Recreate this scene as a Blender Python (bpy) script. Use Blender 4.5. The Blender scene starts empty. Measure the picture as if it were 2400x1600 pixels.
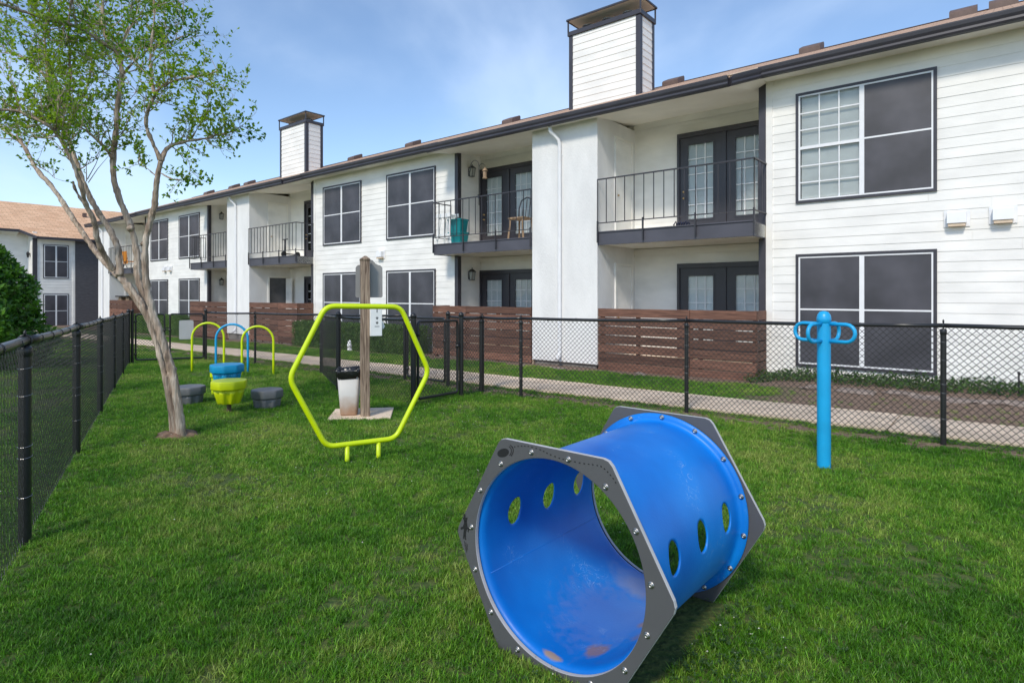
import bpy, bmesh, math, random
import numpy as np
from mathutils import Vector, Matrix, noise as mnoise

random.seed(7)
rng = np.random.default_rng(11)
SC = bpy.context.scene
COL = SC.collection
R = math.radians

# ------------------------------------------------------------------ camera
EYE = 1.46
FPX, CPX, HPX = 1400.0, 1200.0, 690.0        # focal length, centre column and horizon row, in photo pixels
cam_d = bpy.data.cameras.new('camera')
cam_d.sensor_width = 36.0
cam_d.lens = 36.0 * FPX / 2400.0
cam_d.shift_y = -(800.0 - HPX) / 2400.0
cam_d.clip_end = 2000.0
cam = bpy.data.objects.new('camera', cam_d)
COL.objects.link(cam)
cam.location = (0, 0, EYE)
cam.rotation_euler = (R(90), 0, 0)
SC.camera = cam

# ------------------------------------------------------------------ sky, sun, exposure
SUN_AZ = math.atan2(-0.42, -0.907)           # hazy sun, high behind the camera's left shoulder
SUN_EL = R(43)
world = bpy.data.worlds.new('World')
SC.world = world
world.use_nodes = True
wn = world.node_tree.nodes
wl = world.node_tree.links
bg = wn['Background']
sky = wn.new('ShaderNodeTexSky')
sky.sky_type = 'NISHITA'
sky.sun_disc = False
sky.sun_elevation = SUN_EL
sky.sun_rotation = SUN_AZ
sky.altitude = 100
sky.air_density = 1.0
sky.dust_density = 0.3
sky.ozone_density = 2.5
# thin high cloud, laid out over the whole dome
tc = wn.new('ShaderNodeTexCoord')
sep = wn.new('ShaderNodeSeparateXYZ')
wl.new(tc.outputs['Generated'], sep.inputs[0])
zc = wn.new('ShaderNodeMath'); zc.operation = 'MAXIMUM'; zc.inputs[1].default_value = 0.0
wl.new(sep.outputs['Z'], zc.inputs[0])
za = wn.new('ShaderNodeMath'); za.operation = 'ADD'; za.inputs[1].default_value = 0.28
wl.new(zc.outputs[0], za.inputs[0])
dv = wn.new('ShaderNodeVectorMath'); dv.operation = 'SCALE'
inv = wn.new('ShaderNodeMath'); inv.operation = 'DIVIDE'; inv.inputs[0].default_value = 1.0
wl.new(za.outputs[0], inv.inputs[1])
wl.new(tc.outputs['Generated'], dv.inputs[0])
wl.new(inv.outputs[0], dv.inputs['Scale'])
mp = wn.new('ShaderNodeMapping')
mp.inputs['Rotation'].default_value = (0, 0, R(35))
mp.inputs['Location'].default_value = (2.35, 1.4, 0.0)
mp.inputs['Scale'].default_value = (0.9, 0.55, 0.0)
wl.new(dv.outputs[0], mp.inputs[0])
cn = wn.new('ShaderNodeTexNoise')
cn.inputs['Scale'].default_value = 1.9
cn.inputs['Detail'].default_value = 7.0
cn.inputs['Roughness'].default_value = 0.5
cn.inputs['Distortion'].default_value = 0.25
wl.new(mp.outputs[0], cn.inputs[0])
cr = wn.new('ShaderNodeMapRange')
cr.interpolation_type = 'SMOOTHERSTEP'
cr.inputs['From Min'].default_value = 0.34
cr.inputs['From Max'].default_value = 0.78
cr.inputs['To Max'].default_value = 0.46
wl.new(cn.outputs['Fac'], cr.inputs['Value'])
cm = wn.new('ShaderNodeMix'); cm.data_type = 'RGBA'
cm.inputs['B'].default_value = (4.6, 5.5, 6.8, 1)
wl.new(cr.outputs[0], cm.inputs['Factor'])
wl.new(sky.outputs[0], cm.inputs['A'])
wl.new(cm.outputs['Result'], bg.inputs['Color'])
bg.inputs['Strength'].default_value = 0.134

sun_d = bpy.data.lights.new('sun', 'SUN')
sun_d.energy = 1.8
sun_d.angle = R(9)
sun_d.color = (1.0, 0.92, 0.79)
sun = bpy.data.objects.new('sun', sun_d)
COL.objects.link(sun)
sdir = Vector((math.sin(SUN_AZ) * math.cos(SUN_EL), math.cos(SUN_AZ) * math.cos(SUN_EL), math.sin(SUN_EL)))
sun.rotation_euler = (-sdir).to_track_quat('-Z', 'Y').to_euler()
sun.location = sdir * 60

vs = SC.view_settings
vs.view_transform = 'Standard'
vs.look = 'None'
vs.gamma = 1.0
vs.use_curve_mapping = False
vs.exposure = 0.60
SC.cycles.use_denoising = True
SC.cycles.max_bounces = 8
SC.cycles.diffuse_bounces = 6
SC.cycles.glossy_bounces = 3
SC.cycles.transmission_bounces = 4
SC.cycles.transparent_max_bounces = 12

# ------------------------------------------------------------------ places
TILT = 0.0157                                 # the yard falls gently away from the camera


def gz0(x, y):
    return -TILT * min(max(y, -5.0), 45.0)


B0 = Vector((5.45, 12.8, 0.0))                # right-hand corner of the long building's balcony bay
BA = R(50.7)
D1 = Vector((-math.sin(BA), math.cos(BA), 0))    # along the facade, away from the camera
NB = Vector((-math.cos(BA), -math.sin(BA), 0))   # out of the facade, to the yard
BROT = R(90) + BA


def bw(u, v, z=0.0):
    return B0 + D1 * u + NB * v + Vector((0, 0, z))


def bv(x, y):
    d = Vector((x - B0.x, y - B0.y, 0))
    return d.dot(D1), d.dot(NB)


def sm(a, b, x):
    t = min(max((x - a) / (b - a), 0.0), 1.0)
    return t * t * (3 - 2 * t)


def gz(x, y):
    z = gz0(x, y)
    u, v = bv(x, y)
    if -12 < u < 42:
        z -= 0.13 * sm(2.3, 1.5, v) * sm(-0.6, 0.2, v) * sm(-1.0, 0.3, u) if v < 2.4 else 0.0
    z += 0.012 * mnoise.noise(Vector((x * 0.9, y * 0.9, 0.3)))
    return z


def at(px, py, Y):                            # a measured photo point at a known distance -> metres
    return Vector(((px - CPX) / FPX * Y, Y, EYE - (py - HPX) / FPX * Y))


def on_ground(px, py):
    Y = EYE * FPX / (py - HPX - TILT * FPX)
    return at(px, py, Y)


def u_at(px, v):                              # place along the facade seen in column px, on the plane v
    k = (px - CPX) / FPX
    p = B0 + NB * v
    return (p.x - k * p.y) / (k * D1.y - D1.x)


# ------------------------------------------------------------------ mesh builder
class MB:
    def __init__(s):
        s.v = []; s.f = []; s.m = []; s.mi = 0; s.sm = []; s.smooth = False

    def add(s, vs, fs):
        o = len(s.v)
        s.v.extend([tuple(p) for p in vs])
        for f in fs:
            s.f.append(tuple(i + o for i in f)); s.m.append(s.mi); s.sm.append(s.smooth)

    def hexa(s, p):
        s.add(p, [(0, 3, 2, 1), (4, 5, 6, 7), (0, 1, 5, 4), (1, 2, 6, 5), (2, 3, 7, 6), (3, 0, 4, 7)])

    def box(s, x0, x1, y0, y1, z0, z1):
        x0, x1 = min(x0, x1), max(x0, x1); y0, y1 = min(y0, y1), max(y0, y1); z0, z1 = min(z0, z1), max(z0, z1)
        s.hexa([(x0, y0, z0), (x1, y0, z0), (x1, y1, z0), (x0, y1, z0), (x0, y0, z1), (x1, y0, z1), (x1, y1, z1), (x0, y1, z1)])
        return s

    def bar(s, a, b, w, h, up=(0, 0, 1)):       # rectangular bar from a to b
        a = Vector(a); b = Vector(b); d = (b - a).normalized(); up = Vector(up)
        sd = d.cross(up)
        if sd.length < 1e-4:
            sd = d.cross(Vector((0, 1, 0)))
        sd.normalize(); uu = sd.cross(d)
        q = [(-1, -1), (1, -1), (1, 1), (-1, 1)]
        s.hexa([a + sd * (i * w / 2) + uu * (j * h / 2) for i, j in q] + [b + sd * (i * w / 2) + uu * (j * h / 2) for i, j in q])
        return s

    def tube(s, pts, r, n=8, closed=False, cap=True):
        pts = [Vector(p) for p in pts]
        k = len(pts)
        rs = r if isinstance(r, (list, tuple)) else [r] * k
        tang = []
        for i in range(k):
            if closed:
                t = pts[(i + 1) % k] - pts[i - 1]
            else:
                t = pts[min(i + 1, k - 1)] - pts[max(i - 1, 0)]
            tang.append(t.normalized())
        ref = Vector((0, 0, 1)) if abs(tang[0].z) < 0.9 else Vector((1, 0, 0))
        nrm = tang[0].cross(ref).normalized()
        vs_ = []
        for i in range(k):
            if i:
                ax = tang[i - 1].cross(tang[i])
                if ax.length > 1e-6:
                    nrm = Matrix.Rotation(tang[i - 1].angle(tang[i]), 3, ax.normalized()) @ nrm
            nrm = (nrm - tang[i] * nrm.dot(tang[i])).normalized()
            bi = tang[i].cross(nrm)
            for j in range(n):
                a = 2 * math.pi * j / n
                vs_.append(pts[i] + (nrm * math.cos(a) + bi * math.sin(a)) * rs[i])
        fs = []
        for i in range(k if closed else k - 1):
            i2 = (i + 1) % k
            for j in range(n):
                j2 = (j + 1) % n
                fs.append((i * n + j, i * n + j2, i2 * n + j2, i2 * n + j))
        sv = s.smooth; s.smooth = True if n > 4 else sv
        s.add(vs_, fs)
        s.smooth = sv
        if cap and not closed:
            o = len(s.v) - len(vs_)
            s.f.append(tuple(o + j for j in range(n - 1, -1, -1))); s.m.append(s.mi); s.sm.append(False)
            s.f.append(tuple(o + (k - 1) * n + j for j in range(n))); s.m.append(s.mi); s.sm.append(False)
        return s

    def lathe(s, prof, n=24, c=(0, 0, 0)):
        c = Vector(c); vs_ = []; fs = []
        pf = []
        for i, (r, z) in enumerate(prof):       # support rings keep long straight runs shaded straight
            if i:
                r0, z0 = prof[i - 1]; L_ = math.hypot(r - r0, z - z0)
                if L_ > 0.06:
                    for f in (0.006 / L_, 1 - 0.006 / L_):
                        pf.append((r0 + (r - r0) * f, z0 + (z - z0) * f))
            pf.append((r, z))
        prof = pf
        for r, z in prof:
            for j in range(n):
                a = 2 * math.pi * j / n
                vs_.append(c + Vector((r * math.cos(a), r * math.sin(a), z)))
        for i in range(len(prof) - 1):
            for j in range(n):
                j2 = (j + 1) % n
                fs.append((i * n + j, i * n + j2, (i + 1) * n + j2, (i + 1) * n + j))
        sv = s.smooth; s.smooth = True
        s.add(vs_, fs)
        s.smooth = sv
        o = len(s.v) - len(vs_)
        s.f.append(tuple(o + j for j in range(n - 1, -1, -1))); s.m.append(s.mi); s.sm.append(False)
        k = len(prof) - 1
        s.f.append(tuple(o + k * n + j for j in range(n))); s.m.append(s.mi); s.sm.append(False)
        return s

    def prism(s, poly, fn, a, b):              # poly of 2D points, fn(p, t) -> xyz, extruded from t=a to t=b
        n = len(poly)
        vs_ = [fn(p, a) for p in poly] + [fn(p, b) for p in poly]
        fs = [tuple(range(n - 1, -1, -1)), tuple(range(n, 2 * n))]
        fs += [(i, (i + 1) % n, n + (i + 1) % n, n + i) for i in range(n)]
        s.add(vs_, fs)
        return s

    def mesh(s, name, mats, origin=None):
        me = bpy.data.meshes.new(name)
        vv = s.v
        if origin is not None:
            ox, oy, oz = origin
            vv = [(x - ox, y - oy, z - oz) for x, y, z in vv]
        me.from_pydata(vv, [], s.f)
        for m in (mats if isinstance(mats, (list, tuple)) else [mats]):
            me.materials.append(m)
        me.polygons.foreach_set('material_index', s.m)
        me.polygons.foreach_set('use_smooth', s.sm)
        me.update()
        return me

    def build(s, name, mats, parent=None, origin=None, loc=None, rotz=0.0, bevel=0.0, fix=True):
        me = s.mesh(name, mats, origin)
        if fix:
            bm = bmesh.new(); bm.from_mesh(me)
            bmesh.ops.recalc_face_normals(bm, faces=bm.faces)
            bm.to_mesh(me); bm.free()
        o = link(name, me, parent)
        if loc is not None:
            o.location = loc
        elif origin is not None and parent is None:
            o.location = origin
        o.rotation_euler = (0, 0, rotz)
        if bevel:
            md = o.modifiers.new('bevel', 'BEVEL'); md.width = bevel; md.segments = 2; md.limit_method = 'ANGLE'; md.angle_limit = R(40)
        return o


def link(name, data, parent=None):
    o = bpy.data.objects.new(name, data)
    COL.objects.link(o)
    if parent is not None:
        o.parent = parent
    return o


def tag(o, label, cat, group=None, kind=None):
    o['label'] = label
    if cat:
        o['category'] = cat
    if group:
        o['group'] = group
    if kind:
        o['kind'] = kind
    return o


def thing(name, label, cat, loc=(0, 0, 0), rotz=0.0, group=None):
    o = link(name, None)
    o.empty_display_size = 0.1
    o.location = loc
    o.rotation_euler = (0, 0, rotz)
    return tag(o, label, cat, group)


def copy_tree(o, parent=None):
    c = o.copy()
    COL.objects.link(c)
    c.parent = parent
    for ch in list(o.children):
        copy_tree(ch, c)
    return c


# ------------------------------------------------------------------ materials
_M = {}


def node_mat(name):
    m = bpy.data.materials.new(name)
    m.use_nodes = True
    nt = m.node_tree
    return m, nt, nt.nodes, nt.links, nt.nodes['Principled BSDF']


def pm(name, col, rough=0.6, var=0.08, scale=6.0, bump=0.0, bscale=80.0, metal=0.0, spec=0.5, col2=None, st=(1, 1, 1), detail=4.0, lo=0.35, hi=0.65, coat=0.0):
    if name in _M:
        return _M[name]
    m, nt, N, L, b = node_mat(name)
    t = N.new('ShaderNodeTexCoord')
    mpn = N.new('ShaderNodeMapping'); mpn.inputs['Scale'].default_value = st
    L.new(t.outputs['Object'], mpn.inputs[0])
    nz = N.new('ShaderNodeTexNoise'); nz.inputs['Scale'].default_value = scale; nz.inputs['Detail'].default_value = detail
    L.new(mpn.outputs[0], nz.inputs[0])
    mr = N.new('ShaderNodeMapRange'); mr.inputs['From Min'].default_value = lo; mr.inputs['From Max'].default_value = hi
    L.new(nz.outputs['Fac'], mr.inputs['Value'])
    mx = N.new('ShaderNodeMix'); mx.data_type = 'RGBA'
    a = tuple(c * (1 - var) for c in col) + (1,)
    c2 = tuple(c * (1 + var) for c in col) if col2 is None else col2
    mx.inputs['A'].default_value = a
    mx.inputs['B'].default_value = tuple(c2) + (1,)
    L.new(mr.outputs[0], mx.inputs['Factor'])
    L.new(mx.outputs['Result'], b.inputs['Base Color'])
    b.inputs['Roughness'].default_value = rough
    b.inputs['Metallic'].default_value = metal
    b.inputs['Specular IOR Level'].default_value = spec
    if coat:
        b.inputs['Coat Weight'].default_value = coat
        b.inputs['Coat Roughness'].default_value = 0.1
    if bump:
        n2 = N.new('ShaderNodeTexNoise'); n2.inputs['Scale'].default_value = bscale; n2.inputs['Detail'].default_value = 3
        L.new(mpn.outputs[0], n2.inputs[0])
        bp = N.new('ShaderNodeBump'); bp.inputs['Strength'].default_value = bump; bp.inputs['Distance'].default_value = 0.01
        L.new(n2.outputs['Fac'], bp.inputs['Height'])
        L.new(bp.outputs[0], b.inputs['Normal'])
    _M[name] = m
    return m


M_SIDING = pm('white siding paint', (0.85, 0.83, 0.79), 0.62, 0.07, 1.6, 0.15, 30, st=(0.7, 0.7, 1.6), detail=8)
M_STUCCO = pm('white stucco', (0.785, 0.775, 0.76), 0.85, 0.06, 1.3, 0.9, 28, st=(1.6, 1.6, 0.6), detail=8)
M_CREAM = pm('cream soffit paint', (0.86, 0.82, 0.73), 0.7, 0.05, 1.0)
M_TRIM = pm('charcoal trim paint', (0.045, 0.042, 0.052), 0.42, 0.12, 2.0)
M_TRIML = pm('slate fascia paint', (0.075, 0.074, 0.092), 0.5, 0.12, 1.5)
M_WFRAME = pm('white window vinyl', (0.82, 0.82, 0.83), 0.4, 0.03, 4.0)
M_SCREEN = pm('solar screen cloth', (0.060, 0.058, 0.069), 0.40, 0.34, 1.1, 0.3, 400, spec=0.5, detail=3)
M_DOOR = pm('charcoal door paint', (0.040, 0.037, 0.046), 0.38, 0.1, 2.0)
M_BLIND = pm('white blind slats', (0.84, 0.84, 0.84), 0.5, 0.05, 3.0)
M_DARKIN = pm('painted interior shade', (0.10, 0.10, 0.105), 0.8, 0.3, 1.5)  # dark tone carries the shade of unlit interiors in its colour
M_BLACK = pm('black powder coat', (0.02, 0.02, 0.022), 0.30, 0.12, 5.0)
M_RAILM = pm('dark railing paint', (0.035, 0.033, 0.04), 0.45, 0.15, 4.0)
M_CHROME = pm('galvanised steel', (0.45, 0.44, 0.42), 0.42, 0.1, 20.0, metal=1.0)
M_BRASS = pm('brass knob', (0.6, 0.42, 0.2), 0.3, 0.1, 10.0, metal=1.0)
M_CONC = pm('concrete', (0.72, 0.57, 0.425), 0.9, 0.18, 2.2, 0.5, 60, detail=9)
M_FOUND = pm('foundation concrete', (0.2, 0.18, 0.16), 0.9, 0.2, 3.0, 0.5, 30)
M_YEL = pm('lime yellow powder coat', (0.62, 0.78, 0.004), 0.33, 0.05, 4.0)
M_YELP = pm('lime yellow plastic', (0.58, 0.68, 0.006), 0.42, 0.08, 5.0, 0.1, 120)
M_BLU = pm('sky blue powder coat', (0.010, 0.36, 0.70), 0.36, 0.08, 4.0)
M_BLUP = pm('sky blue plastic', (0.004, 0.32, 0.60), 0.42, 0.08, 5.0, 0.1, 120)
M_GREYP = pm('grey plastic', (0.16, 0.16, 0.165), 0.5, 0.12, 5.0, 0.12, 120)
M_PLATE = pm('grey plastic sheet', (0.088, 0.089, 0.094), 0.5, 0.06, 3.0, 0.08, 300, lo=0.3, hi=0.7)
M_PLATEE = pm('pale sheet edge', (0.48, 0.47, 0.47), 0.5, 0.08, 9.0)
M_INK = pm('black print', (0.012, 0.012, 0.013), 0.6, 0.1, 9.0)
M_TEAL = pm('teal plastic', (0.0, 0.20, 0.22), 0.35, 0.1, 4.0)
M_WPLAS = pm('white plastic', (0.84, 0.84, 0.83), 0.45, 0.05, 5.0)
M_CWOOD = pm('weathered chair wood', (0.30, 0.20, 0.12), 0.7, 0.3, 12.0, st=(1, 1, 0.2))
M_ORANGE = pm('orange canvas', (0.75, 0.26, 0.01), 0.8, 0.1, 10.0)
M_BAG = pm('black bin liner', (0.012, 0.012, 0.013), 0.22, 0.2, 8.0, 0.8, 25)
M_SIGN = pm('sign metal back', (0.30, 0.285, 0.275), 0.42, 0.12, 1.5, metal=0.2)
M_VENT = pm('brown roof vent', (0.13, 0.085, 0.07), 0.6, 0.15, 5.0)
M_RIDGE = pm('ridge shingle', (0.09, 0.06, 0.05), 0.9, 0.3, 20.0)
M_ROCK = pm('weathered stone', (0.24, 0.19, 0.16), 0.9, 0.35, 6.0, 0.8, 20)
M_LAMPG = pm('lantern glass', (0.45, 0.45, 0.42), 0.15, 0.1, 10.0)


def glass_mat():
    m = bpy.data.materials.new('window glass'); m.use_nodes = True
    N = m.node_tree.nodes; L = m.node_tree.links
    N.remove(N['Principled BSDF'])
    tr = N.new('ShaderNodeBsdfTransparent'); tr.inputs[0].default_value = (0.93, 0.95, 0.95, 1)
    gl = N.new('ShaderNodeBsdfGlossy'); gl.inputs['Roughness'].default_value = 0.02
    fr = N.new('ShaderNodeLayerWeight'); fr.inputs['Blend'].default_value = 0.22
    t = N.new('ShaderNodeTexCoord'); nz = N.new('ShaderNodeTexNoise'); nz.inputs['Scale'].default_value = 2.2
    L.new(t.outputs['Object'], nz.inputs[0])
    bp = N.new('ShaderNodeBump'); bp.inputs['Strength'].default_value = 0.04; bp.inputs['Distance'].default_value = 0.05
    L.new(nz.outputs['Fac'], bp.inputs['Height'])
    L.new(bp.outputs[0], gl.inputs['Normal'])
    mx = N.new('ShaderNodeMixShader')
    L.new(fr.outputs['Fresnel'], mx.inputs[0]); L.new(tr.outputs[0], mx.inputs[1]); L.new(gl.outputs[0], mx.inputs[2])
    L.new(mx.outputs[0], N['Material Output'].inputs['Surface'])
    return m


M_GLASS = glass_mat()


def wood_mat(name, c1, c2, st=(0.6, 8, 9), rough=0.75, bump=0.5, stain=None, rnd=0.35):
    m, nt, N, L, b = node_mat(name)
    t = N.new('ShaderNodeTexCoord'); mpn = N.new('ShaderNodeMapping'); mpn.inputs['Scale'].default_value = st
    oi = N.new('ShaderNodeObjectInfo')
    ad = N.new('ShaderNodeVectorMath'); ad.operation = 'ADD'
    ml = N.new('ShaderNodeMath'); ml.operation = 'MULTIPLY'; ml.inputs[1].default_value = 37.0
    L.new(oi.outputs['Random'], ml.inputs[0])
    L.new(t.outputs['Object'], mpn.inputs[0]); L.new(mpn.outputs[0], ad.inputs[0]); L.new(ml.outputs[0], ad.inputs[1])
    nz = N.new('ShaderNodeTexNoise'); nz.inputs['Scale'].default_value = 4.0; nz.inputs['Detail'].default_value = 8; nz.inputs['Distortion'].default_value = 0.6
    L.new(ad.outputs[0], nz.inputs[0])
    rp = N.new('ShaderNodeValToRGB')
    rp.color_ramp.elements[0].position = 0.32; rp.color_ramp.elements[0].color = tuple(c1) + (1,)
    rp.color_ramp.elements[1].position = 0.7; rp.color_ramp.elements[1].color = tuple(c2) + (1,)
    L.new(nz.outputs['Fac'], rp.inputs[0])
    hs = N.new('ShaderNodeHueSaturation')
    mr = N.new('ShaderNodeMapRange'); mr.inputs['To Min'].default_value = 1 - rnd; mr.inputs['To Max'].default_value = 1 + rnd
    L.new(oi.outputs['Random'], mr.inputs['Value']); L.new(mr.outputs[0], hs.inputs['Value'])
    L.new(rp.outputs[0], hs.inputs['Color'])
    L.new(hs.outputs[0], b.inputs['Base Color'])
    b.inputs['Roughness'].default_value = rough
    bp = N.new('ShaderNodeBump'); bp.inputs['Strength'].default_value = bump; bp.inputs['Distance'].default_value = 0.006
    L.new(nz.outputs['Fac'], bp.inputs['Height']); L.new(bp.outputs[0], b.inputs['Normal'])
    return m


M_PLANK = wood_mat('brown stained cedar', (0.085, 0.038, 0.025), (0.225, 0.108, 0.07))
M_POSTW = wood_mat('weathered timber post', (0.075, 0.04, 0.024), (0.46, 0.345, 0.25), st=(16, 16, 0.8), bump=0.9, rnd=0.05)


def shingle_mat(name, cols, sc, axis_u, axis_v):
    # small shingle tabs told apart only by tint: brick pattern on the roof plane
    m, nt, N, L, b = node_mat(name)
    t = N.new('ShaderNodeTexCoord')
    sp = N.new('ShaderNodeSeparateXYZ'); L.new(t.outputs['Object'], sp.inputs[0])
    cb = N.new('ShaderNodeCombineXYZ')
    L.new(sp.outputs[axis_u], cb.inputs[0]); L.new(sp.outputs[axis_v], cb.inputs[1])
    br = N.new('ShaderNodeTexBrick')
    br.inputs['Scale'].default_value = sc
    br.inputs['Color1'].default_value = tuple(cols[0]) + (1,)
    br.inputs['Color2'].default_value = tuple(cols[1]) + (1,)
    br.inputs['Mortar'].default_value = tuple(cols[2]) + (1,)
    br.inputs['Mortar Size'].default_value = 0.008
    br.inputs['Brick Width'].default_value = 0.28
    br.inputs['Row Height'].default_value = 0.135
    br.inputs['Bias'].default_value = 0.0
    L.new(cb.outputs[0], br.inputs['Vector'])
    nz = N.new('ShaderNodeTexNoise'); nz.inputs['Scale'].default_value = 2.2; nz.inputs['Detail'].default_value = 6
    L.new(t.outputs['Object'], nz.inputs[0])
    mx = N.new('ShaderNodeMix'); mx.data_type = 'RGBA'; mx.blend_type = 'MULTIPLY'; mx.inputs['Factor'].default_value = 0.6
    mr = N.new('ShaderNodeMapRange'); mr.inputs['To Min'].default_value = 0.55; mr.inputs['To Max'].default_value = 1.35
    L.new(nz.outputs['Fac'], mr.inputs['Value'])
    L.new(br.outputs['Color'], mx.inputs['A']); L.new(mr.outputs[0], mx.inputs['B'])
    L.new(mx.outputs['Result'], b.inputs['Base Color'])
    b.inputs['Roughness'].default_value = 0.92
    bp = N.new('ShaderNodeBump'); bp.inputs['Strength'].default_value = 0.6; bp.inputs['Distance'].default_value = 0.02
    L.new(br.outputs['Fac'], bp.inputs['Height']); bp.invert = True
    L.new(bp.outputs[0], b.inputs['Normal'])
    return m


M_SHING = shingle_mat('tan asphalt shingles', ((0.42, 0.26, 0.17), (0.60, 0.40, 0.27), (0.24, 0.15, 0.10)), 1.0, 'X', 'Y')
M_SHING2 = shingle_mat('sandy asphalt shingles', ((0.70, 0.41, 0.235), (0.85, 0.54, 0.33), (0.48, 0.27, 0.155)), 0.55, 'X', 'Y')


def leaf_mat(name, c1, c2, trans=0.35, rough=0.5, posn=1.5):
    m = bpy.data.materials.new(name); m.use_nodes = True
    N = m.node_tree.nodes; L = m.node_tree.links
    b = N['Principled BSDF']
    g = N.new('ShaderNodeNewGeometry')
    nz = N.new('ShaderNodeTexNoise'); nz.inputs['Scale'].default_value = posn; nz.inputs['Detail'].default_value = 3
    L.new(g.outputs['Position'], nz.inputs[0])
    ad = N.new('ShaderNodeMath'); ad.operation = 'MULTIPLY_ADD'; ad.inputs[1].default_value = 0.55; ad.inputs[2].default_value = 0.0
    L.new(g.outputs['Random Per Island'], ad.inputs[0])
    a2 = N.new('ShaderNodeMath'); a2.operation = 'ADD'
    m2 = N.new('ShaderNodeMath'); m2.operation = 'MULTIPLY_ADD'; m2.inputs[1].default_value = 1.6; m2.inputs[2].default_value = -0.6
    L.new(nz.outputs['Fac'], m2.inputs[0])
    L.new(ad.outputs[0], a2.inputs[0]); L.new(m2.outputs[0], a2.inputs[1])
    rp = N.new('ShaderNodeValToRGB')
    rp.color_ramp.elements[0].color = tuple(c1) + (1,); rp.color_ramp.elements[0].position = 0.1
    rp.color_ramp.elements[1].color = tuple(c2) + (1,); rp.color_ramp.elements[1].position = 0.85
    L.new(a2.outputs[0], rp.inputs[0])
    L.new(rp.outputs[0], b.inputs['Base Color'])
    b.inputs['Roughness'].default_value = rough
    b.inputs['Specular IOR Level'].default_value = 0.4
    tl = N.new('ShaderNodeBsdfTranslucent')
    hs = N.new('ShaderNodeHueSaturation'); hs.inputs['Value'].default_value = 1.5; hs.inputs['Saturation'].default_value = 1.05
    L.new(rp.outputs[0], hs.inputs['Color']); L.new(hs.outputs[0], tl.inputs['Color'])
    mx = N.new('ShaderNodeMixShader'); mx.inputs[0].default_value = trans
    L.new(b.outputs[0], mx.inputs[1]); L.new(tl.outputs[0], mx.inputs[2])
    L.new(mx.outputs[0], N['Material Output'].inputs['Surface'])
    return m


M_LEAF = leaf_mat('crape myrtle leaf', (0.05, 0.17, 0.009), (0.33, 0.46, 0.03), 0.5, 0.45, 1.3)
M_LAUREL = leaf_mat('glossy evergreen leaf', (0.022, 0.095, 0.010), (0.12, 0.27, 0.03), 0.25, 0.26, 2.0)
M_HEDGE = leaf_mat('clipped hedge leaf', (0.03, 0.085, 0.014), (0.12, 0.21, 0.04), 0.3, 0.5, 2.0)
M_IVY = leaf_mat('ground cover leaf', (0.02, 0.06, 0.012), (0.08, 0.15, 0.035), 0.3, 0.5, 2.0)

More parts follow.
